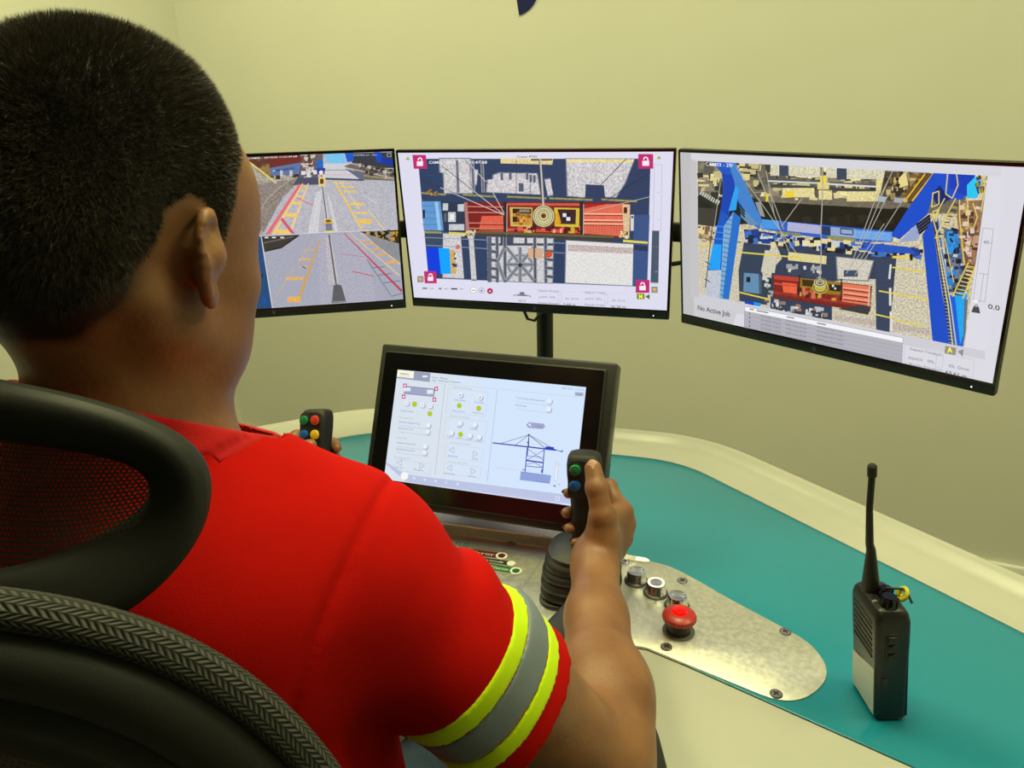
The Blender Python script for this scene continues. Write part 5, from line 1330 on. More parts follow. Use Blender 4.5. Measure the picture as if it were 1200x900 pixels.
armrest(1, armline(pa, pb, .790)); armrest(-1, armline((-pa.x, pa.y), (-pb.x - .0, pb.y), .790))
# ================================================================= implicit-surface body modelling
class SDF:
    def __init__(s, disp=None): s.p = []; s.disp = disp
    def cone(s, a, b, r0, r1, k=.01, op='u'): s.p.append(('c', np.array(a, float), np.array(b, float), r0, r1, k, op)); return s
    def ell(s, c, r, R=None, k=.01, op='u'): s.p.append(('e', np.array(c, float), np.array(r, float), np.eye(3) if R is None else np.array(R, float), 0, k, op)); return s
    def chain(s, pts, rad, k=.006):
        for a, b, r0, r1 in zip(pts, pts[1:], rad, rad[1:]): s.cone(a, b, r0, r1, k)
        return s
    def __call__(s, P):
        d = np.full(len(P), 10.0)
        for q in s.p:
            if q[0] == 'c':
                a, b, r0, r1 = q[1:5]; ab = b - a; L2 = ab @ ab
                t = np.clip(((P - a) @ ab) / max(L2, 1e-12), 0, 1)
                e = np.linalg.norm(P - a - t[:, None] * ab, axis=1) - (r0 + (r1 - r0) * t)
            else:
                c, r, R = q[1:4]; l = (P - c) @ R.T
                k0 = np.linalg.norm(l / r, axis=1); k1 = np.linalg.norm(l / (r * r), axis=1)
                e = k0 * (k0 - 1) / np.maximum(k1, 1e-9)
            k, op = q[5], q[6]
            if op == 'u': h = np.maximum(k - np.abs(d - e), 0) / k; d = np.minimum(d, e) - h * h * k * .25
            else: h = np.maximum(k - np.abs(-e - d), 0) / k; d = np.maximum(d, -e) + h * h * k * .25
        if s.disp is not None: d = d + s.disp(P)
        return d
def nets(fn, lo, hi, h, coarse=4):
    lo = np.array(lo, float); hi = np.array(hi, float); H = h * coarse
    nc = np.ceil((hi - lo) / H).astype(int) + 1
    ax = [lo[i] + np.arange(nc[i]) * H for i in range(3)]
    G = np.stack(np.meshgrid(*ax, indexing='ij'), -1).reshape(-1, 3)
    D = np.concatenate([fn(G[i:i + 200000]) for i in range(0, len(G), 200000)]).reshape(nc)
    nf = (nc - 1) * coarse
    cell = np.abs(D[:-1, :-1, :-1])
    for dx in (0, 1):
        for dy in (0, 1):
            for dz in (0, 1): cell = np.minimum(cell, np.abs(D[dx:nc[0] - 1 + dx, dy:nc[1] - 1 + dy, dz:nc[2] - 1 + dz]))
    act = cell < H * 1.6
    F_ = np.repeat(np.repeat(np.repeat(D[:-1, :-1, :-1], coarse, 0), coarse, 1), coarse, 2).astype(np.float64)
    ci = np.argwhere(act)
    o = np.stack(np.meshgrid(*[np.arange(coarse)] * 3, indexing='ij'), -1).reshape(-1, 3)
    idx = (ci[:, None, :] * coarse + o[None]).reshape(-1, 3)
    P = lo + idx * h
    V = np.concatenate([fn(P[i:i + 200000]) for i in range(0, len(P), 200000)]) if len(P) else np.zeros(0)
    F_[idx[:, 0], idx[:, 1], idx[:, 2]] = V
    S_ = F_ < 0
    n = np.array(F_.shape)
    c = [S_[dx:n[0] - 1 + dx, dy:n[1] - 1 + dy, dz:n[2] - 1 + dz] for dx in (0, 1) for dy in (0, 1) for dz in (0, 1)]
    cnt = sum(x.astype(np.int8) for x in c); mix = (cnt > 0) & (cnt < 8)
    cells = np.argwhere(mix); vid = np.full(mix.shape, -1, np.int64); vid[mix] = np.arange(len(cells))
    acc = np.zeros((len(cells), 3)); num = np.zeros(len(cells))
    offs = [(0, 0, 0), (1, 0, 0), (0, 1, 0), (1, 1, 0), (0, 0, 1), (1, 0, 1), (0, 1, 1), (1, 1, 1)]
    edges = [(a, b) for a in range(8) for b in range(a + 1, 8) if bin(a ^ b).count('1') == 1]
    val = [F_[cells[:, 0] + x, cells[:, 1] + y, cells[:, 2] + z] for x, y, z in offs]
    for a, b in edges:
        va, vb = val[a], val[b]; m = (va < 0) != (vb < 0)
        t = np.where(m, va / np.where(va - vb == 0, 1, va - vb), 0)
        pa = np.array(offs[a]); pb = np.array(offs[b])
        acc += np.where(m[:, None], pa + t[:, None] * (pb - pa), 0); num += m
    vert = lo + (cells + acc / num[:, None]) * h
    quads = []
    for axis in range(3):
        sl0 = [slice(0, n[i] - 1) for i in range(3)]; sl1 = list(sl0); sl1[axis] = slice(1, n[axis])
        A = S_[tuple(sl0)]; B = S_[tuple(sl1)]
        e = np.argwhere(A != B); e = e[(e > 0).all(1)] if len(e) else e
        b_, c_ = [(1, 2), (2, 0), (0, 1)][axis]
        o1 = np.zeros(3, int); o1[b_] = 1; o2 = np.zeros(3, int); o2[c_] = 1
        ok = np.ones(len(e), bool)
        q = np.stack([vid[tuple((e - o1 - o2).T)], vid[tuple((e - o2).T)], vid[tuple(e.T)], vid[tuple((e - o1).T)]], 1)
        fl = A[tuple(e.T)]; q[~fl] = q[~fl][:, ::-1]
        quads.append(q[(q >= 0).all(1)])
    return vert, np.concatenate(quads)
def np_mesh(name, V, Q, m, parent, M4=None, smooth=True):
    me = bpy.data.meshes.new(name)
    V = np.asarray(V, np.float32)
    me.vertices.add(len(V)); me.vertices.foreach_set('co', V.ravel())
    me.loops.add(Q.size); me.loops.foreach_set('vertex_index', Q.astype(np.int32).ravel())
    me.polygons.add(len(Q)); k = Q.shape[1]
    me.polygons.foreach_set('loop_start', np.arange(len(Q), dtype=np.int32) * k)
    try: me.polygons.foreach_set('loop_total', np.full(len(Q), k, np.int32))
    except Exception: pass
    me.update(calc_edges=True); me.validate()
    me.polygons.foreach_set('use_smooth', np.ones(len(me.polygons), bool)); me.update()
    return link_mesh(name, me, m, parent)
def relax(V, Q, it=2, lam=.5):
    for _ in range(it):
        acc = np.zeros_like(V); n = np.zeros(len(V))
        for a, b in ((0, 1), (1, 2), (2, 3), (3, 0)):
            np.add.at(acc, Q[:, a], V[Q[:, b]]); np.add.at(n, Q[:, a], 1); np.add.at(acc, Q[:, b], V[Q[:, a]]); np.add.at(n, Q[:, b], 1)
        V = V + lam * (acc / np.maximum(n, 1)[:, None] - V)
    return V
def vnoise(P, f, seed=0):
    """cheap smooth pseudo noise, -1..1"""
    r = np.random.RandomState(seed); o = np.zeros(len(P))
    for i in range(5):
        k = r.normal(size=3); k /= np.linalg.norm(k); k *= f * r.uniform(.7, 1.5); o += np.sin(P @ k + r.uniform(0, 6.28))
    return o / 5

# ---------------------------------------------------------------- frames
pF = np.array([.284, .959, 0]); pF /= np.linalg.norm(pF); pR = np.array([pF[1], -pF[0], 0]); pZ = np.array([0, 0, 1.0])
haz = math.radians(20); hF = np.array([math.sin(haz), math.cos(haz), 0]); hR = np.array([hF[1], -hF[0], 0]); hp_ = math.radians(14)
hf = hF * math.cos(hp_) - pZ * math.sin(hp_); hu = pZ * math.cos(hp_) + hF * math.sin(hp_)
EAR = PD(240, 300, .485); HC = EAR - hR * .080
HR3 = np.stack([hR, hf, hu])                      # world -> head rows
def Hd(x, y, z): return HC + hR * x + hf * y + hu * z
N0 = HC - pZ * .126 - pF * .004 - pR * .010
BASE = np.array([N0[0] + pF[0] * .02, N0[1] + pF[1] * .02, 0.0])
man = empty('person', Matrix.Translation(BASE), 'man in red shirt with reflective sleeve bands, seated at the desk, back to us, holding two joysticks', 'person')
man['label'] = 'man in red shirt with reflective sleeve bands seated at the desk holding both joysticks'

# ---- skin and other materials
def skin_material():
    m, nt, b = new_mat('skin')
    b.inputs['Roughness'].default_value = .47; b.inputs['Subsurface Weight'].default_value = .12
    b.inputs['Subsurface Radius'].default_value = (1, .35, .15); b.inputs['Subsurface Scale'].default_value = .006
    tc = nt.nodes.new('ShaderNodeTexCoord'); n = nt.nodes.new('ShaderNodeTexNoise'); n.inputs['Scale'].default_value = 22; n.inputs['Detail'].default_value = 6
    nt.links.new(tc.outputs['Object'], n.inputs['Vector'])
    cr = nt.nodes.new('ShaderNodeValToRGB'); cr.color_ramp.elements[0].position = .3; cr.color_ramp.elements[1].position = .75
    cr.color_ramp.elements[0].color = (.200, .082, .034, 1); cr.color_ramp.elements[1].color = (.315, .147, .066, 1)
    nt.links.new(n.outputs['Fac'], cr.inputs['Fac'])
    at = nt.nodes.new('ShaderNodeAttribute'); at.attribute_name = 'stubble'
    n2 = nt.nodes.new('ShaderNodeTexNoise'); n2.inputs['Scale'].default_value = 900; nt.links.new(tc.outputs['Object'], n2.inputs['Vector'])
    ad = nt.nodes.new('ShaderNodeMath'); ad.operation = 'MULTIPLY_ADD'; ad.inputs[1].default_value = .8; nt.links.new(n2.outputs['Fac'], ad.inputs[0]); 
    sb = nt.nodes.new('ShaderNodeMath'); sb.operation = 'SUBTRACT'; nt.links.new(at.outputs['Fac'], sb.inputs[0]); sb.inputs[1].default_value = .4
    nt.links.new(sb.outputs[0], ad.inputs[2])
    ml = nt.nodes.new('ShaderNodeMath'); ml.operation = 'MULTIPLY'; ml.use_clamp = True; nt.links.new(ad.outputs[0], ml.inputs[0]); nt.links.new(at.outputs['Fac'], ml.inputs[1])
    mx = nt.nodes.new('ShaderNodeMix'); mx.data_type = 'RGBA'; nt.links.new(ml.outputs[0], mx.inputs['Factor'])
    nt.links.new(cr.outputs['Color'], mx.inputs['A']); mx.inputs['B'].default_value = (.012, .010, .009, 1)
    nt.links.new(mx.outputs['Result'], b.inputs['Base Color'])
    n3 = nt.nodes.new('ShaderNodeTexNoise'); n3.inputs['Scale'].default_value = 260; n3.inputs['Detail'].default_value = 4; nt.links.new(tc.outputs['Object'], n3.inputs['Vector'])
    bp = nt.nodes.new('ShaderNodeBump'); bp.inputs['Strength'].default_value = .28; bp.inputs['Distance'].default_value = .001
    nt.links.new(n3.outputs['Fac'], bp.inputs['Height']); nt.links.new(bp.outputs['Normal'], b.inputs['Normal'])
    return m
M['skin'] = skin_material()
M['hair'] = mat('hair_black', (.024, .019, .014), .5, spec=.35, noise=.5, nscale=300, bump=.6, bscale=700)
M['strand'] = mat('hair_strand', (.060, .047, .034), .42, spec=.6, noise=.4, nscale=60)
M['nail'] = mat('nail', (.62, .38, .29), .25, coat=.4)
M['eye'] = mat('eye_white', (.7, .68, .62), .15)
M['iris'] = mat('iris_brown', (.05, .02, .01), .1)
def cloth(name, col, rough=.8, scale=1200, bump=.35, sheen=.15, noise=.06):
    m = mat(name, col, rough, noise=noise, nscale=35, bump=bump, bscale=scale, sheen=sheen, spec=.25); return m
M['shirt'] = cloth('red_cotton', (.48, .0050, .0025), .9, sheen=0.0)
M['shirt'].node_tree.nodes['Principled BSDF'].inputs['Specular IOR Level'].default_value = .08
M['collar'] = cloth('red_rib', (.50, .006, .008), .85, 900, .5)
M['denim'] = cloth('denim', (.016, .034, .062), .8, 700, .6, .1, .25)
M['hivis'] = cloth('fluorescent_yellow', (.62, .88, .0), .6, 900, .15, .1, .03)
m_, nt, b_ = new_mat('reflective_silver'); b_.inputs['Base Color'].default_value = (.20, .24, .30, 1); b_.inputs['Roughness'].default_value = .5; b_.inputs['Metallic'].default_value = .15
n = nt.nodes.new('ShaderNodeTexNoise'); n.inputs['Scale'].default_value = 60; bp = nt.nodes.new('ShaderNodeBump'); bp.inputs['Strength'].default_value = .15; nt.links.new(n.outputs['Fac'], bp.inputs['Height']); nt.links.new(bp.outputs['Normal'], b_.inputs['Normal'])
M['silver'] = m_
M['thread'] = mat('seam_red', (.42, .006, .005), .9)

# ---------------------------------------------------------------- head
hd = SDF()
hR3 = HR3
def he(c, r, k=.02, op='u', rot=None):
    R = hR3 if rot is None else rot @ hR3
    hd.ell(Hd(*c), r, R, k, op)
def rotz(a): c, s_ = math.cos(a), math.sin(a); return np.array([[c, s_, 0], [-s_, c, 0], [0, 0, 1]])
def rotx(a): c, s_ = math.cos(a), math.sin(a); return np.array([[1, 0, 0], [0, c, s_], [0, -s_, c]])
he((0, .001, .048), (.0765, .095, .088)); he((0, .035, .038), (.068, .062, .070)); he((0, -.046, .008), (.062, .048, .058), .03)
he((0, .046, -.028), (.055, .046, .078), .03)
for sx in (1, -1):
    hd.cone(Hd(sx * .056, .004, -.045), Hd(sx * .020, .074, -.092), .017, .016, .03)
    he((sx * .050, .056, -.016), (.021, .026, .019), .02); he((sx * .045, .042, -.056), (.022, .036, .034), .03)
    he((sx * .058, .020, .030), (.017, .045, .04), .03)
he((0, .080, -.096), (.022, .018, .018), .02); he((0, .086, .024), (.054, .014, .012), .015)
hd.cone(Hd(0, .090, .012), Hd(0, .113, -.028), .007, .0115, .012)
for sx in (1, -1):
    he((sx * .012, .102, -.033), (.008, .010, .008), .006); he((sx * .031, .099, .002), (.017, .012, .011), .012, 's'); he((sx * .031, .083, .001), (.014, .0125, .0125), .004)
he((0, .097, -.062), (.025, .008, .0055), .006); he((0, .094, -.073), (.021, .009, .007), .006); he((0, .107, -.0675), (.024, .006, .0014), .003, 's')
# neck
nb = N0 - pZ * .075 - pF * .012
hd.cone(Hd(0, -.024, -.020), N0 + pZ * .0, .051, .050, .035); hd.cone(N0, nb, .051, .062, .03)
hd.cone(Hd(0, .004, -.055), N0 + pF * .018 - pZ * .02, .036, .040, .03)
for sx in (1, -1):
    hd.cone(Hd(sx * .056, -.022, -.03), N0 + pR * sx * .012 + pF * .035 - pZ * .06, .012, .011, .02)
    hd.cone(N0 - pZ * .015 + pR * sx * .030 - pF * .015, N0 - pZ * .085 + pR * sx * .13 - pF * .01, .040, .040, .05)
# ears
def ear(sx):
    a = math.radians(27) * sx                       # rear edge flares outwards
    R = rotx(math.radians(10)) @ rotz(a) @ hR3
    c = np.array([sx * .0850, -.006, -.001])
    C_ = Hd(*c)
    hd.ell(C_, (.0042, .0125, .0262), R, .006)
    ex, ey, ez = R[0], R[1], R[2]
    ring = []
    for k in range(15):
        t = math.radians(-62 + 262 * k / 14)        # helix from the lobe, round the rear, to the root in front
        ring.append(C_ + ey * (-.0132 * math.cos(t - math.radians(0)) * 1.0) + ez * (.0272 * math.sin(t)) + ex * sx * .0025)
    hd.chain(ring, [.0034] * len(ring), .004)
    hd.ell(C_ + ey * .004 + ez * -.0255 + ex * sx * .002, (.0048, .0088, .0085), R, .006)
    hd.ell(C_ + ey * .004 - ez * .003 + ex * sx * .007, (.0062, .0085, .013), R, .004, 's')
    hd.ell(C_ + ey * -.006 + ez * .010 + ex * sx * .0055, (.0028, .0085, .013), R, .003, 's')
    hd.ell(C_ + ey * .0165 + ez * -.004 + ex * sx * .0, (.004, .005, .007), R, .004)
    hd.cone(C_ + ey * .004, Hd(sx * .068, .004, -.002), .012, .014, .01)
ear(1); ear(-1)
lo = HC - np.array([.14, .14, .22]); hi = HC + np.array([.14, .15, .17])
hV, hQ = nets(hd, lo, hi, .0024); hV = relax(hV, hQ, 1, .4)
# hairline in head space (side view y,z)
HL = np.array([(-.20, .30), (.20, .30), (.20, .112), (.070, .110), (.050, .092), (.038, .068), (.029, .052), (.023, .030), (.019, .010), (.017, -.012), (.008, -.012), (.004, .018), (-.002, .034), (-.014, .036), (-.028, .024), (-.034, -.002), (-.042, -.036), (-.052, -.056), (-.075, -.064), (-.20, -.066)])
def poly_sd(p, poly):
    d = np.full(len(p), 1e9); s_ = np.ones(len(p)); n = len(poly); j = n - 1
    for i in range(n):
        e = poly[j] - poly[i]; w = p - poly[i]
        b = w - e * np.clip((w @ e) / (e @ e), 0, 1)[:, None]
        d = np.minimum(d, (b ** 2).sum(1))
        c1 = p[:, 1] >= poly[i][1]; c2 = p[:, 1] < poly[j][1]; c3 = e[0] * w[:, 1] > e[1] * w[:, 0]
        flip = (c1 & c2 & c3) | (~c1 & ~c2 & ~c3); s_ = np.where(flip, -s_, s_); j = i
    return s_ * np.sqrt(d)                            # negative inside
def head_local(P): return (P - HC) @ HR3.T
def hair_sd(P):
    L = head_local(P); q = L[:, 1:].copy()
    d = poly_sd(q, HL)
    d = np.where(np.abs(L[:, 0]) < .05, d + np.where(L[:, 1] < 0, 0, 0), d)
    return d + .0035 * vnoise(P, 160, 3)
# ---- arms
def Vv(x, y, z): return np.array([x, y, z], float)
SR = PD(432, 676, .575); ER = PD(703, 896, .700); WR_ = PD(697, 655, .955)
mp_ = lambda P: P0n + DUn * (-(P - P0n) @ DUn) + DVn * ((P - P0n) @ DVn) + pZ * P[2]
P0n = np.array([P0.x, P0.y, 0]); DUn = np.array(DU); DVn = np.array(DV)
def mirror_desk(P): q = P - P0n; return P0n - DUn * (q @ DUn) + DVn * (q @ DVn) + pZ * P[2]
def mirror_man(P): q = P - N0; return P - 2 * pR * (q @ pR)
SL = mirror_man(SR) + pZ * .0; 
ELb = mirror_desk(ER); 
def arm_sdf(S_, E_, W_, sx, hand, fat=1.0):
    a = SDF(); 
    a.cone(S_, S_ * .45 + E_ * .55, .054, .052, .02); a.cone(S_ * .45 + E_ * .55, E_, .052, .043, .02)
    ax = (E_ - S_) / np.linalg.norm(E_ - S_); fx = (W_ - E_) / np.linalg.norm(W_ - E_)
    outw = np.cross(fx, pZ) * sx; outw /= np.linalg.norm(outw)
    a.ell(E_ + fx * -.008 - pZ * .004, (.040, .040, .040), None, .02)
    a.cone(E_, E_ + fx * .085 + outw * .004, .043, .0445, .02); a.cone(E_ + fx * .085 + outw * .004, E_ * .35 + W_ * .65, .0445, .033, .02)
    L = np.linalg.norm(W_ - E_)
    R = np.stack([fx, outw, np.cross(fx, outw)])
    a.ell(E_ + fx * .055 + outw * .014 + pZ * .006, (.065, .034, .034), R, .03)
    a.cone(E_ * .35 + W_ * .65, W_, .033, .0255, .02); a.ell(W_ - fx * .012, (.03, .026, .030), R, .02)
    hand(a, W_, fx)
    return a
nails = []
def finger(a, pts, r):
    a.chain(pts, r, .0035)
    for p, q, rr in zip(pts[1:-1], pts[2:], r[1:-1]): a.ell(p, (rr * 1.06,) * 3, None, .004)
def hand_right(a, W_, fx):
    T = [PD(706, 634, .945), PD(706, 604, .938), PD(699, 572, .940), PD(695, 549, .948)]
    finger(a, T, [.0170, .0145, .0130, .0108]); nails.append((T[2], T[3], .0108, None))
    I = [PD(728, 600, .985), PD(714, 570, 1.012), PD(690, 571, 1.026), PD(666, 578, 1.008)]
    Md = [PD(731, 614, .992), PD(720, 592, 1.026), PD(690, 594, 1.036), PD(664, 601, 1.012)]
    Rg = [PD(727, 631, .990), PD(717, 613, 1.024), PD(690, 615, 1.032), PD(667, 619, 1.010)]
    Pk = [PD(719, 645, .982), PD(710, 632, 1.010), PD(692, 633, 1.018), PD(674, 636, 1.004)]
    finger(a, I, [.0115, .0098, .0088, .0072]); finger(a, Md, [.0120, .0098, .0090, .0074]); finger(a, Rg, [.0115, .0094, .0086, .0070]); finger(a, Pk, [.0105, .0084, .0076, .0062])
    for f in (I, Md, Rg, Pk): nails.append((f[2], f[3], .0072, None))
    for f, r in ((I, .0125), (Md, .013), (Rg, .0125), (Pk, .0115)):
        a.cone(W_, f[0], .018, r, .014); a.ell(f[0] + (f[0] - PD(700, 620, 1.0)) * .06, (.0105,) * 3, None, .006)
    a.cone(PD(700, 648, .955), PD(706, 615, .946), .021, .0165, .014); a.cone(PD(700, 648, .955), PD(716, 612, .966), .020, .015, .014); a.cone(W_, T[0], .022, .0165, .014)
    a.cone(T[1], I[0], .010, .010, .010)
def GLp(x, y, z): return np.array(GL_world @ Vector((x, y, z)))
GL_world = JL.matrix_world.copy() @ GL
def hand_left(a, W_, fx):
    T = [GLp(-.052, -.026, .044), GLp(-.036, -.034, .060), GLp(-.014, -.033, .071), GLp(.009, -.030, .077)]
    finger(a, T, [.0150, .0135, .0118, .0098]); nails.append((T[2], T[3], .0098, None))
    base = [GLp(-.046, .008, .086), GLp(-.026, .034, .086), GLp(.004, .034, .078), GLp(.025, .014, .072)]
    dz = GLp(0, 0, -.0205) - GLp(0, 0, 0)
    for k, r in enumerate((.0105, .0108, .0100, .0088)):
        f = [q + dz * k for q in base]
        finger(a, f, [r + .001, r - .0008, r - .0016, r - .003]); a.cone(W_, f[0], .018, .0125, .014); nails.append((f[2], f[3], .0072, None))
    a.cone(W_, T[0], .022, .0165, .014); a.cone(T[1], base[0], .010, .010, .010)
WL_ = GLp(-.066, -.054, .016)
EL_ = SL + (WL_ - SL) * .52 + (-pR * .13 - pZ * .13)
armR = arm_sdf(SR, ER, WR_, 1, hand_right); armL = arm_sdf(SL, EL_, WL_, -1, hand_left)
pts = np.array([SR, ER, WR_, PD(698, 545, 1.05)]); aV, aQ = nets(armR, pts.min(0) - .07, pts.max(0) + .07, .0021)
aV = relax(aV, aQ, 1, .4)
pts = np.array([SL, EL_, WL_, GLp(.04, .05, .08)]); bV, bQ = nets(armL, pts.min(0) - .07, pts.max(0) + .07, .0028)
# ---- torso and legs (under the clothes)
CH = N0 - pZ * .20 - pF * .010; WA = N0 - pZ * .40 - pF * .012; PE = N0 - pZ * .585 + pF * .012; PE[2] = .60
Rp = np.stack([pR, pF, pZ])
def torso(g, k=.07, legs=False, arms=True):
    s = SDF(); gg = g
    s.cone(N0 - pZ * .07, CH, .085 + gg, .11 + gg, k)
    for sx, S_ in ((1, SR), (-1, SL)):
        s.cone(N0 - pZ * .060 + pR * sx * .035 - pF * .004, S_ + (N0 - S_) * .12 + pZ * .004, .046 + gg, .056 + gg, .05)
        s.ell(CH + pR * sx * .065 + pZ * .02 - pF * .0, (.105 + gg, .110 + gg, .16 + gg), Rp, .06)
        s.cone(CH + pR * sx * .10 + pZ * .09 - pF * .02, S_ * .8 + CH * .2, .070 + gg, .062 + gg, .05)
        s.ell(CH + pR * sx * .085 - pF * .035 + pZ * .055, (.075 + gg, .075 + gg, .10 + gg), Rp, .05)
    s.ell(WA + pF * .015, (.172 + gg, .140 + gg, .17 + gg), Rp, .10); s.ell(PE + pF * .02, (.182 + gg, .150 + gg, .13 + gg), Rp, .10)
    return s
tor = torso(-.012)
for sx in (1, -1):
    hip = PE + pR * sx * .095 - pZ * .01 + pF * .03; kn_ = hip + pF * .42 + pR * sx * .06 + pZ * (-.02); an = kn_ + pF * .04 - pZ * (kn_[2] - .10)
    tor.cone(hip, kn_, .080, .056, .05); tor.cone(kn_, an, .055, .038, .03); tor.cone(an, an + pF * .12 - pZ * .05, .036, .030, .03)
pts = np.array([N0 + .2, N0 - .35, PE - .3, PE + pF * .62 + pR * .3, PE + pF * .62 - pR * .35])
lo = pts.min(0); hi = pts.max(0); lo[2] = 0.0; hi[2] = N0[2] - .02
tV, tQ = nets(tor, lo, hi, .009)
Vs = [hV, aV, bV, tV]; Qs = [hQ, aQ, bQ, tQ]; off = 0; Qa = []
for v, q in zip(Vs, Qs): Qa.append(q + off); off += len(v)
BV = np.concatenate(Vs); BQ = np.concatenate(Qa)
body = np_mesh('body', BV - BASE, BQ, M['skin'], man)
sd = hair_sd(BV); st_ = np.clip((.004 - sd) / .012, 0, 1) * (np.linalg.norm(BV - HC, axis=1) < .2)
# keep the ears clean
L = head_local(BV); st_[(np.abs(L[:, 0]) > .0795) & (L[:, 2] < .05)] = 0
# shaved beard shadow along the jaw
jaw = np.clip((-.045 - L[:, 2]) / .02, 0, 1) * np.clip((L[:, 1] - .03) / .02, 0, 1) * (np.linalg.norm(BV - HC, axis=1) < .16) * .35
st_ = np.maximum(st_, jaw)
at = body.data.attributes.new('stubble', 'FLOAT', 'POINT'); at.data.foreach_set('value', st_.astype(np.float32))
# ---- eyes
for sx in (1, -1):
    mb = MB(); R3 = Matrix([hR, hf, hu]).transposed().to_4x4()
    T = Matrix.Translation(Vector(Hd(sx * .031, .0855, .001)) - Vector(BASE)) @ R3 @ Matrix.Rotation(-PI / 2, 4, 'X')
    mb.lathe([(.0115 * math.sin(t), .0115 * math.cos(t)) for t in [PI * k / 12 for k in range(13)]], T, 24, cap=False)
    e_ = mb.build('eye', M['eye'], man)
    MB().lathe([(0, .0119), (.0055, .0105), (.0055, .0100), (0, .0100)], T, 20, cap=False).build('iris', M['iris'], e_)
# ---- fingernails (sub-surface plates on the finger tips)
for a_, b_2, r, _ in nails:
    a_ = Vector(a_); b_2 = Vector(b_2); d = (b_2 - a_).normalized()
    out = (Vector(CAM) - b_2).normalized(); out = (out - d * out.dot(d)).normalized()
    if r < .009: out = (Vector(-pR) + Vector(pZ) * .2); out = (out - d * out.dot(d)).normalized()
    c = b_2 + out * (r * .95) + d * r * .15 - Vector(BASE)
    mb2 = [(c + d * (r * .75 * math.cos(t)) + out.cross(d) * (r * .62 * math.sin(t)) - out * (r * .25 * math.sin(t) ** 2)) for t in [2 * PI * k / 16 for k in range(16)]]
    vs = mb2 + [c + out * r * .14]; mb = MB(); mb._add(vs, [(k, (k + 1) % 16, 16) for k in range(16)]); mb.build('fingernail', M['nail'], body, None)
# ---- hair: dense cap plus short strands
def hair_fn(P):
    d = hd_head(P); s_ = hair_sd(P)
    thick = .0055 * np.clip(-s_ / .022, .0, 1)
    return np.maximum(d - thick, s_ + .001)
hd_head = SDF(); hd_head.p = [q for q in hd.p[:10]]
lo = HC - np.array([.13, .14, .10]); hi = HC + np.array([.13, .14, .17])
cV, cQ = nets(hair_fn, lo, hi, .003); cV = relax(cV, cQ, 1, .4)
# keep only the outer skin
hair = np_mesh('hair', cV - BASE, cQ, [M['hair'], M['strand']], man)
rs = np.random.RandomState(4)
tri = cV[cQ]; ctr = tri.mean(1); nrm = np.cross(tri[:, 1] - tri[:, 0], tri[:, 2] - tri[:, 0]); ar = np.linalg.norm(nrm, axis=1); nrm /= np.maximum(ar, 1e-12)[:, None]
dcen = ctr - Hd(0, 0, .03); outw = (nrm * dcen).sum(1) > 0
sdc = hair_sd(ctr); ok = outw & (sdc < -.001) & (np.abs(hd_head(ctr)) < .0075)
pr_ = ar * ok; pr_ /= pr_.sum(); NS = 150000
ids = rs.choice(len(ctr), NS, p=pr_); w = rs.rand(NS, 4); w /= w.sum(1)[:, None]
root = (tri[ids] * w[:, :, None]).sum(1); nn_ = nrm[ids]; nn_ = np.where(((nn_ * (root - Hd(0, 0, .03))).sum(1) < 0)[:, None], -nn_, nn_)
comb = np.tile(hf * .5 - hu * .25, (NS, 1)); Lr = head_local(root); side = np.clip(1 - (Lr[:, 2] - .03) / .08, 0, 1)[:, None]
comb = comb * (1 - side) + (-hu * .9 + hf * .1) * side; comb = comb - nn_ * (comb * nn_).sum(1)[:, None]
dr = nn_ * .75 + comb * .55 + rs.normal(size=(NS, 3)) * .30; dr /= np.linalg.norm(dr, axis=1)[:, None]
fade = np.clip(-hair_sd(root) / .045, .12, 1); ln = (.0030 + .0055 * fade) * rs.uniform(.6, 1.15, NS)
tn = np.cross(dr, rs.normal(size=(NS, 3))); tn /= np.linalg.norm(tn, axis=1)[:, None]; wd_ = rs.uniform(.00016, .00030, NS)[:, None]
SV = np.stack([root - tn * wd_ - nn_ * .001, root + tn * wd_ - nn_ * .001, root + dr * ln[:, None]], 1).reshape(-1, 3)
ST = np.arange(NS * 3).reshape(-1, 3)
strands = np_mesh('hair_strands', SV - BASE, ST, M['strand'], hair); strands['kind'] = 'stuff'

# ---------------------------------------------------------------- shirt
def sleeve_axis(S_, E_): d = E_ - S_; return d / np.linalg.norm(d)
aR, aL = sleeve_axis(SR, ER), sleeve_axis(SL, EL_)
HEM_R, HEM_L = .178, .178
def smin(a, b, k): h = np.maximum(k - np.abs(a - b), 0) / k; return np.minimum(a, b) - h * h * k * .25
def folds(P):
    d = .0022 * vnoise(P, 38, 1) + .0006 * vnoise(P, 90, 2)
    q = P - SR; t = q @ aR; r = q - t[:, None] * aR
    d += -.0080 * np.exp(-((t - .085) / .05) ** 2) * np.sin((t * 95 + (r @ pZ) * 45)) * np.clip((r @ pF) * 12 + .3, 0, 1)
    pl_ = np.abs((q @ (aR * .55 + pR * .83)) / 1.0 + .012)
    d += .0036 * np.exp(-(pl_ / .0042) ** 2) * (np.linalg.norm(q, axis=1) < .17)
    qb = P - CH; d += .0030 * np.sin((qb @ pR) * 45 + (qb @ pZ) * 20) * np.exp(-((qb @ pZ + .12) / .14) ** 2)
    return d
sh_t = torso(.006)
def sleeve_prims(S_, ax_, hem):
    s_ = SDF(); m_ = S_ + ax_ * hem * .5 - pZ * .004
    s_.cone(S_ - pZ * .004, m_ - pZ * .004, .060, .067, .04); s_.cone(m_ - pZ * .004, S_ + ax_ * (hem + .10) - pZ * .016, .067, .078, .02); return s_
slR, slL = sleeve_prims(SR, aR, HEM_R), sleeve_prims(SL, aL, HEM_L)
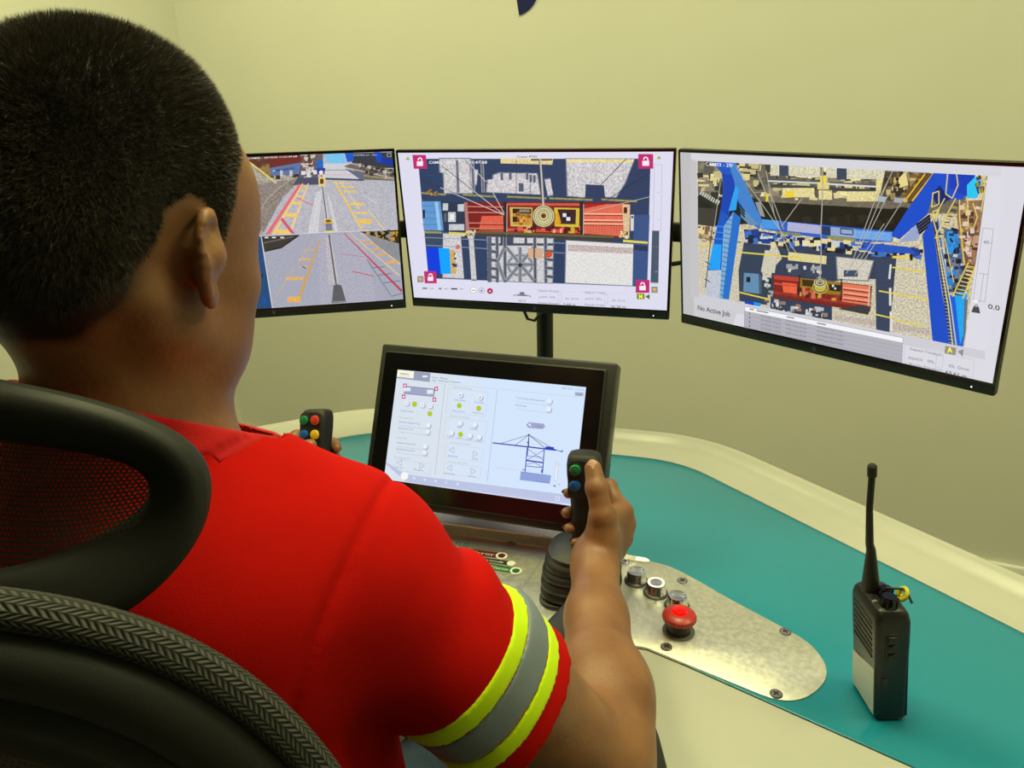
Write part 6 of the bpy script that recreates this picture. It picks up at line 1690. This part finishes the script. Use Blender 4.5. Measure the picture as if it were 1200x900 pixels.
def sh_(P, clip=True):
    f = folds(P); d = sh_t(P); a_ = slR(P); b_2 = slL(P)
    if clip: a_ = np.maximum(a_, (P - SR) @ aR - HEM_R); b_2 = np.maximum(b_2, (P - SL) @ aL - HEM_L)
    o_ = smin(smin(d, a_, .04), b_2, .04) + f
    near = np.linalg.norm((P - N0)[:, :2], axis=1) < .100; near &= P[:, 2] > N0[2] - .12
    if near.any():
        Q = P[near]; o_[near] = smin(o_[near], np.maximum(hd(Q) - .0050, (Q - N0) @ pZ - .06), .022)
    return o_
NC = N0 + pZ * .016 - pF * .002                       # neck opening
ncn = pZ * .90 + pF * .48 + pR * .12; ncn = ncn / np.linalg.norm(ncn)
def shirt_fn(P):
    d = sh_(P); inner = sh_(P, False) + .0075
    nk = np.where(np.linalg.norm((P - NC)[:, :2], axis=1) < .11, (P - NC) @ ncn, -1.0)
    return np.maximum(np.maximum(d, -inner), np.maximum(nk, PE[2] - .06 - P[:, 2]))
pts = np.array([SR, SL, ER, EL_, N0, PE, CH - pF * .15, CH + pF * .15])
lo = pts.min(0) - .13; hi = pts.max(0) + .12; lo[2] = PE[2] - .10
sV, sQ = nets(shirt_fn, lo, hi, .0032); sV = relax(sV, sQ, 2, .5)
shirt = np_mesh('shirt', sV - BASE, sQ, M['shirt'], man)
# collar rib
def collar_fn(P):
    d = sh_(P) - .0016; w = (P - NC) @ ncn
    return np.maximum(np.maximum(np.maximum(d, -(d + .0085)), np.abs(w + .0095) - .0105), np.linalg.norm((P - NC)[:, :2], axis=1) - .105)
cV2, cQ2 = nets(collar_fn, NC - .12, NC + .12, .0028); cV2 = relax(cV2, cQ2, 1, .4)
np_mesh('collar', cV2 - BASE, cQ2, M['collar'], shirt)
# sleeve bands
def band(S_, E_, ax_, t0, t1, name, m, lift=.0016):
    sl = slR if S_ is SR else slL
    def fn(P):
        d = sl(P) + folds(P) - lift; t = (P - S_) @ ax_
        near = np.linalg.norm(P - S_ - t[:, None] * ax_, axis=1) - .112
        return np.maximum(np.maximum(np.maximum(d, -(d + .0075)), np.abs(t - (t0 + t1) / 2) - (t1 - t0) / 2), near)
    c = S_ + ax_ * (t0 + t1) / 2
    v, q = nets(fn, c - .13, c + .13, .0024, 4); v = relax(v, q, 1, .4)
    return np_mesh(name, v - BASE, q, m, shirt)
for S_, E_, ax_, hem in ((SR, ER, aR, HEM_R), (SL, EL_, aL, HEM_L)):
    band(S_, E_, ax_, hem - .083, hem - .066, 'fluorescent_band', M['hivis'])
    band(S_, E_, ax_, hem - .066, hem - .036, 'reflective_band', M['silver'], .0013)
    band(S_, E_, ax_, hem - .036, hem - .021, 'fluorescent_band', M['hivis'])
# trousers and shoes
tr = SDF(); tr.ell(PE, (.178, .142, .125), Rp, .05)
for sx in (1, -1):
    hip = PE + pR * sx * .095 - pZ * .01 + pF * .03; kn_ = hip + pF * .42 + pR * sx * .06 + pZ * (-.02); an = kn_ + pF * .04 - pZ * (kn_[2] - .10)
    tr.cone(hip, kn_, .094, .070, .06); tr.cone(kn_, an, .066, .056, .03)
def tr_fn(P): return np.maximum(np.maximum(tr(P) + .002 * vnoise(P, 45, 7), P[:, 2] - (PE[2] + .09)), .075 - P[:, 2])
pts = np.array([PE - pR * .3 - pF * .2, PE + pR * .3 - pF * .2, PE + pF * .62 + pR * .3, PE + pF * .62 - pR * .3]); lo = pts.min(0) - .02; hi = pts.max(0) + .02; lo[2] = .06; hi[2] = PE[2] + .12
V_, Q_ = nets(tr_fn, lo, hi, .007); np_mesh('trousers', relax(V_, Q_, 1) - BASE, Q_, M['denim'], man)
for sx in (1, -1):
    hip = PE + pR * sx * .095 - pZ * .01 + pF * .03; kn_ = hip + pF * .42 + pR * sx * .06 + pZ * (-.02); an = kn_ + pF * .04; an[2] = .0
    s_ = SDF(); s_.cone(an + pZ * .045 - pF * .04, an + pZ * .040 + pF * .17, .042, .036, .02); s_.cone(an + pZ * .05, an + pZ * .11, .046, .048, .02)
    V_, Q_ = nets(lambda P: np.maximum(s_(P), .004 - P[:, 2]), an - np.array([.22, .22, .01]), an + np.array([.26, .26, .18]), .006)
    np_mesh('shoe', V_ - BASE, Q_, M['rubber'], man)
# ================================================================= picture settings
sc = bpy.context.scene
w = bpy.data.worlds.new('world'); sc.world = w; w.use_nodes = True
w.node_tree.nodes['Background'].inputs[0].default_value = (1, .97, .7, 1); w.node_tree.nodes['Background'].inputs[1].default_value = .005
sc.view_settings.view_transform = 'Standard'; sc.view_settings.look = 'None'; sc.view_settings.gamma = 1.0
sc.view_settings.use_curve_mapping = False; sc.view_settings.exposure = 0.0
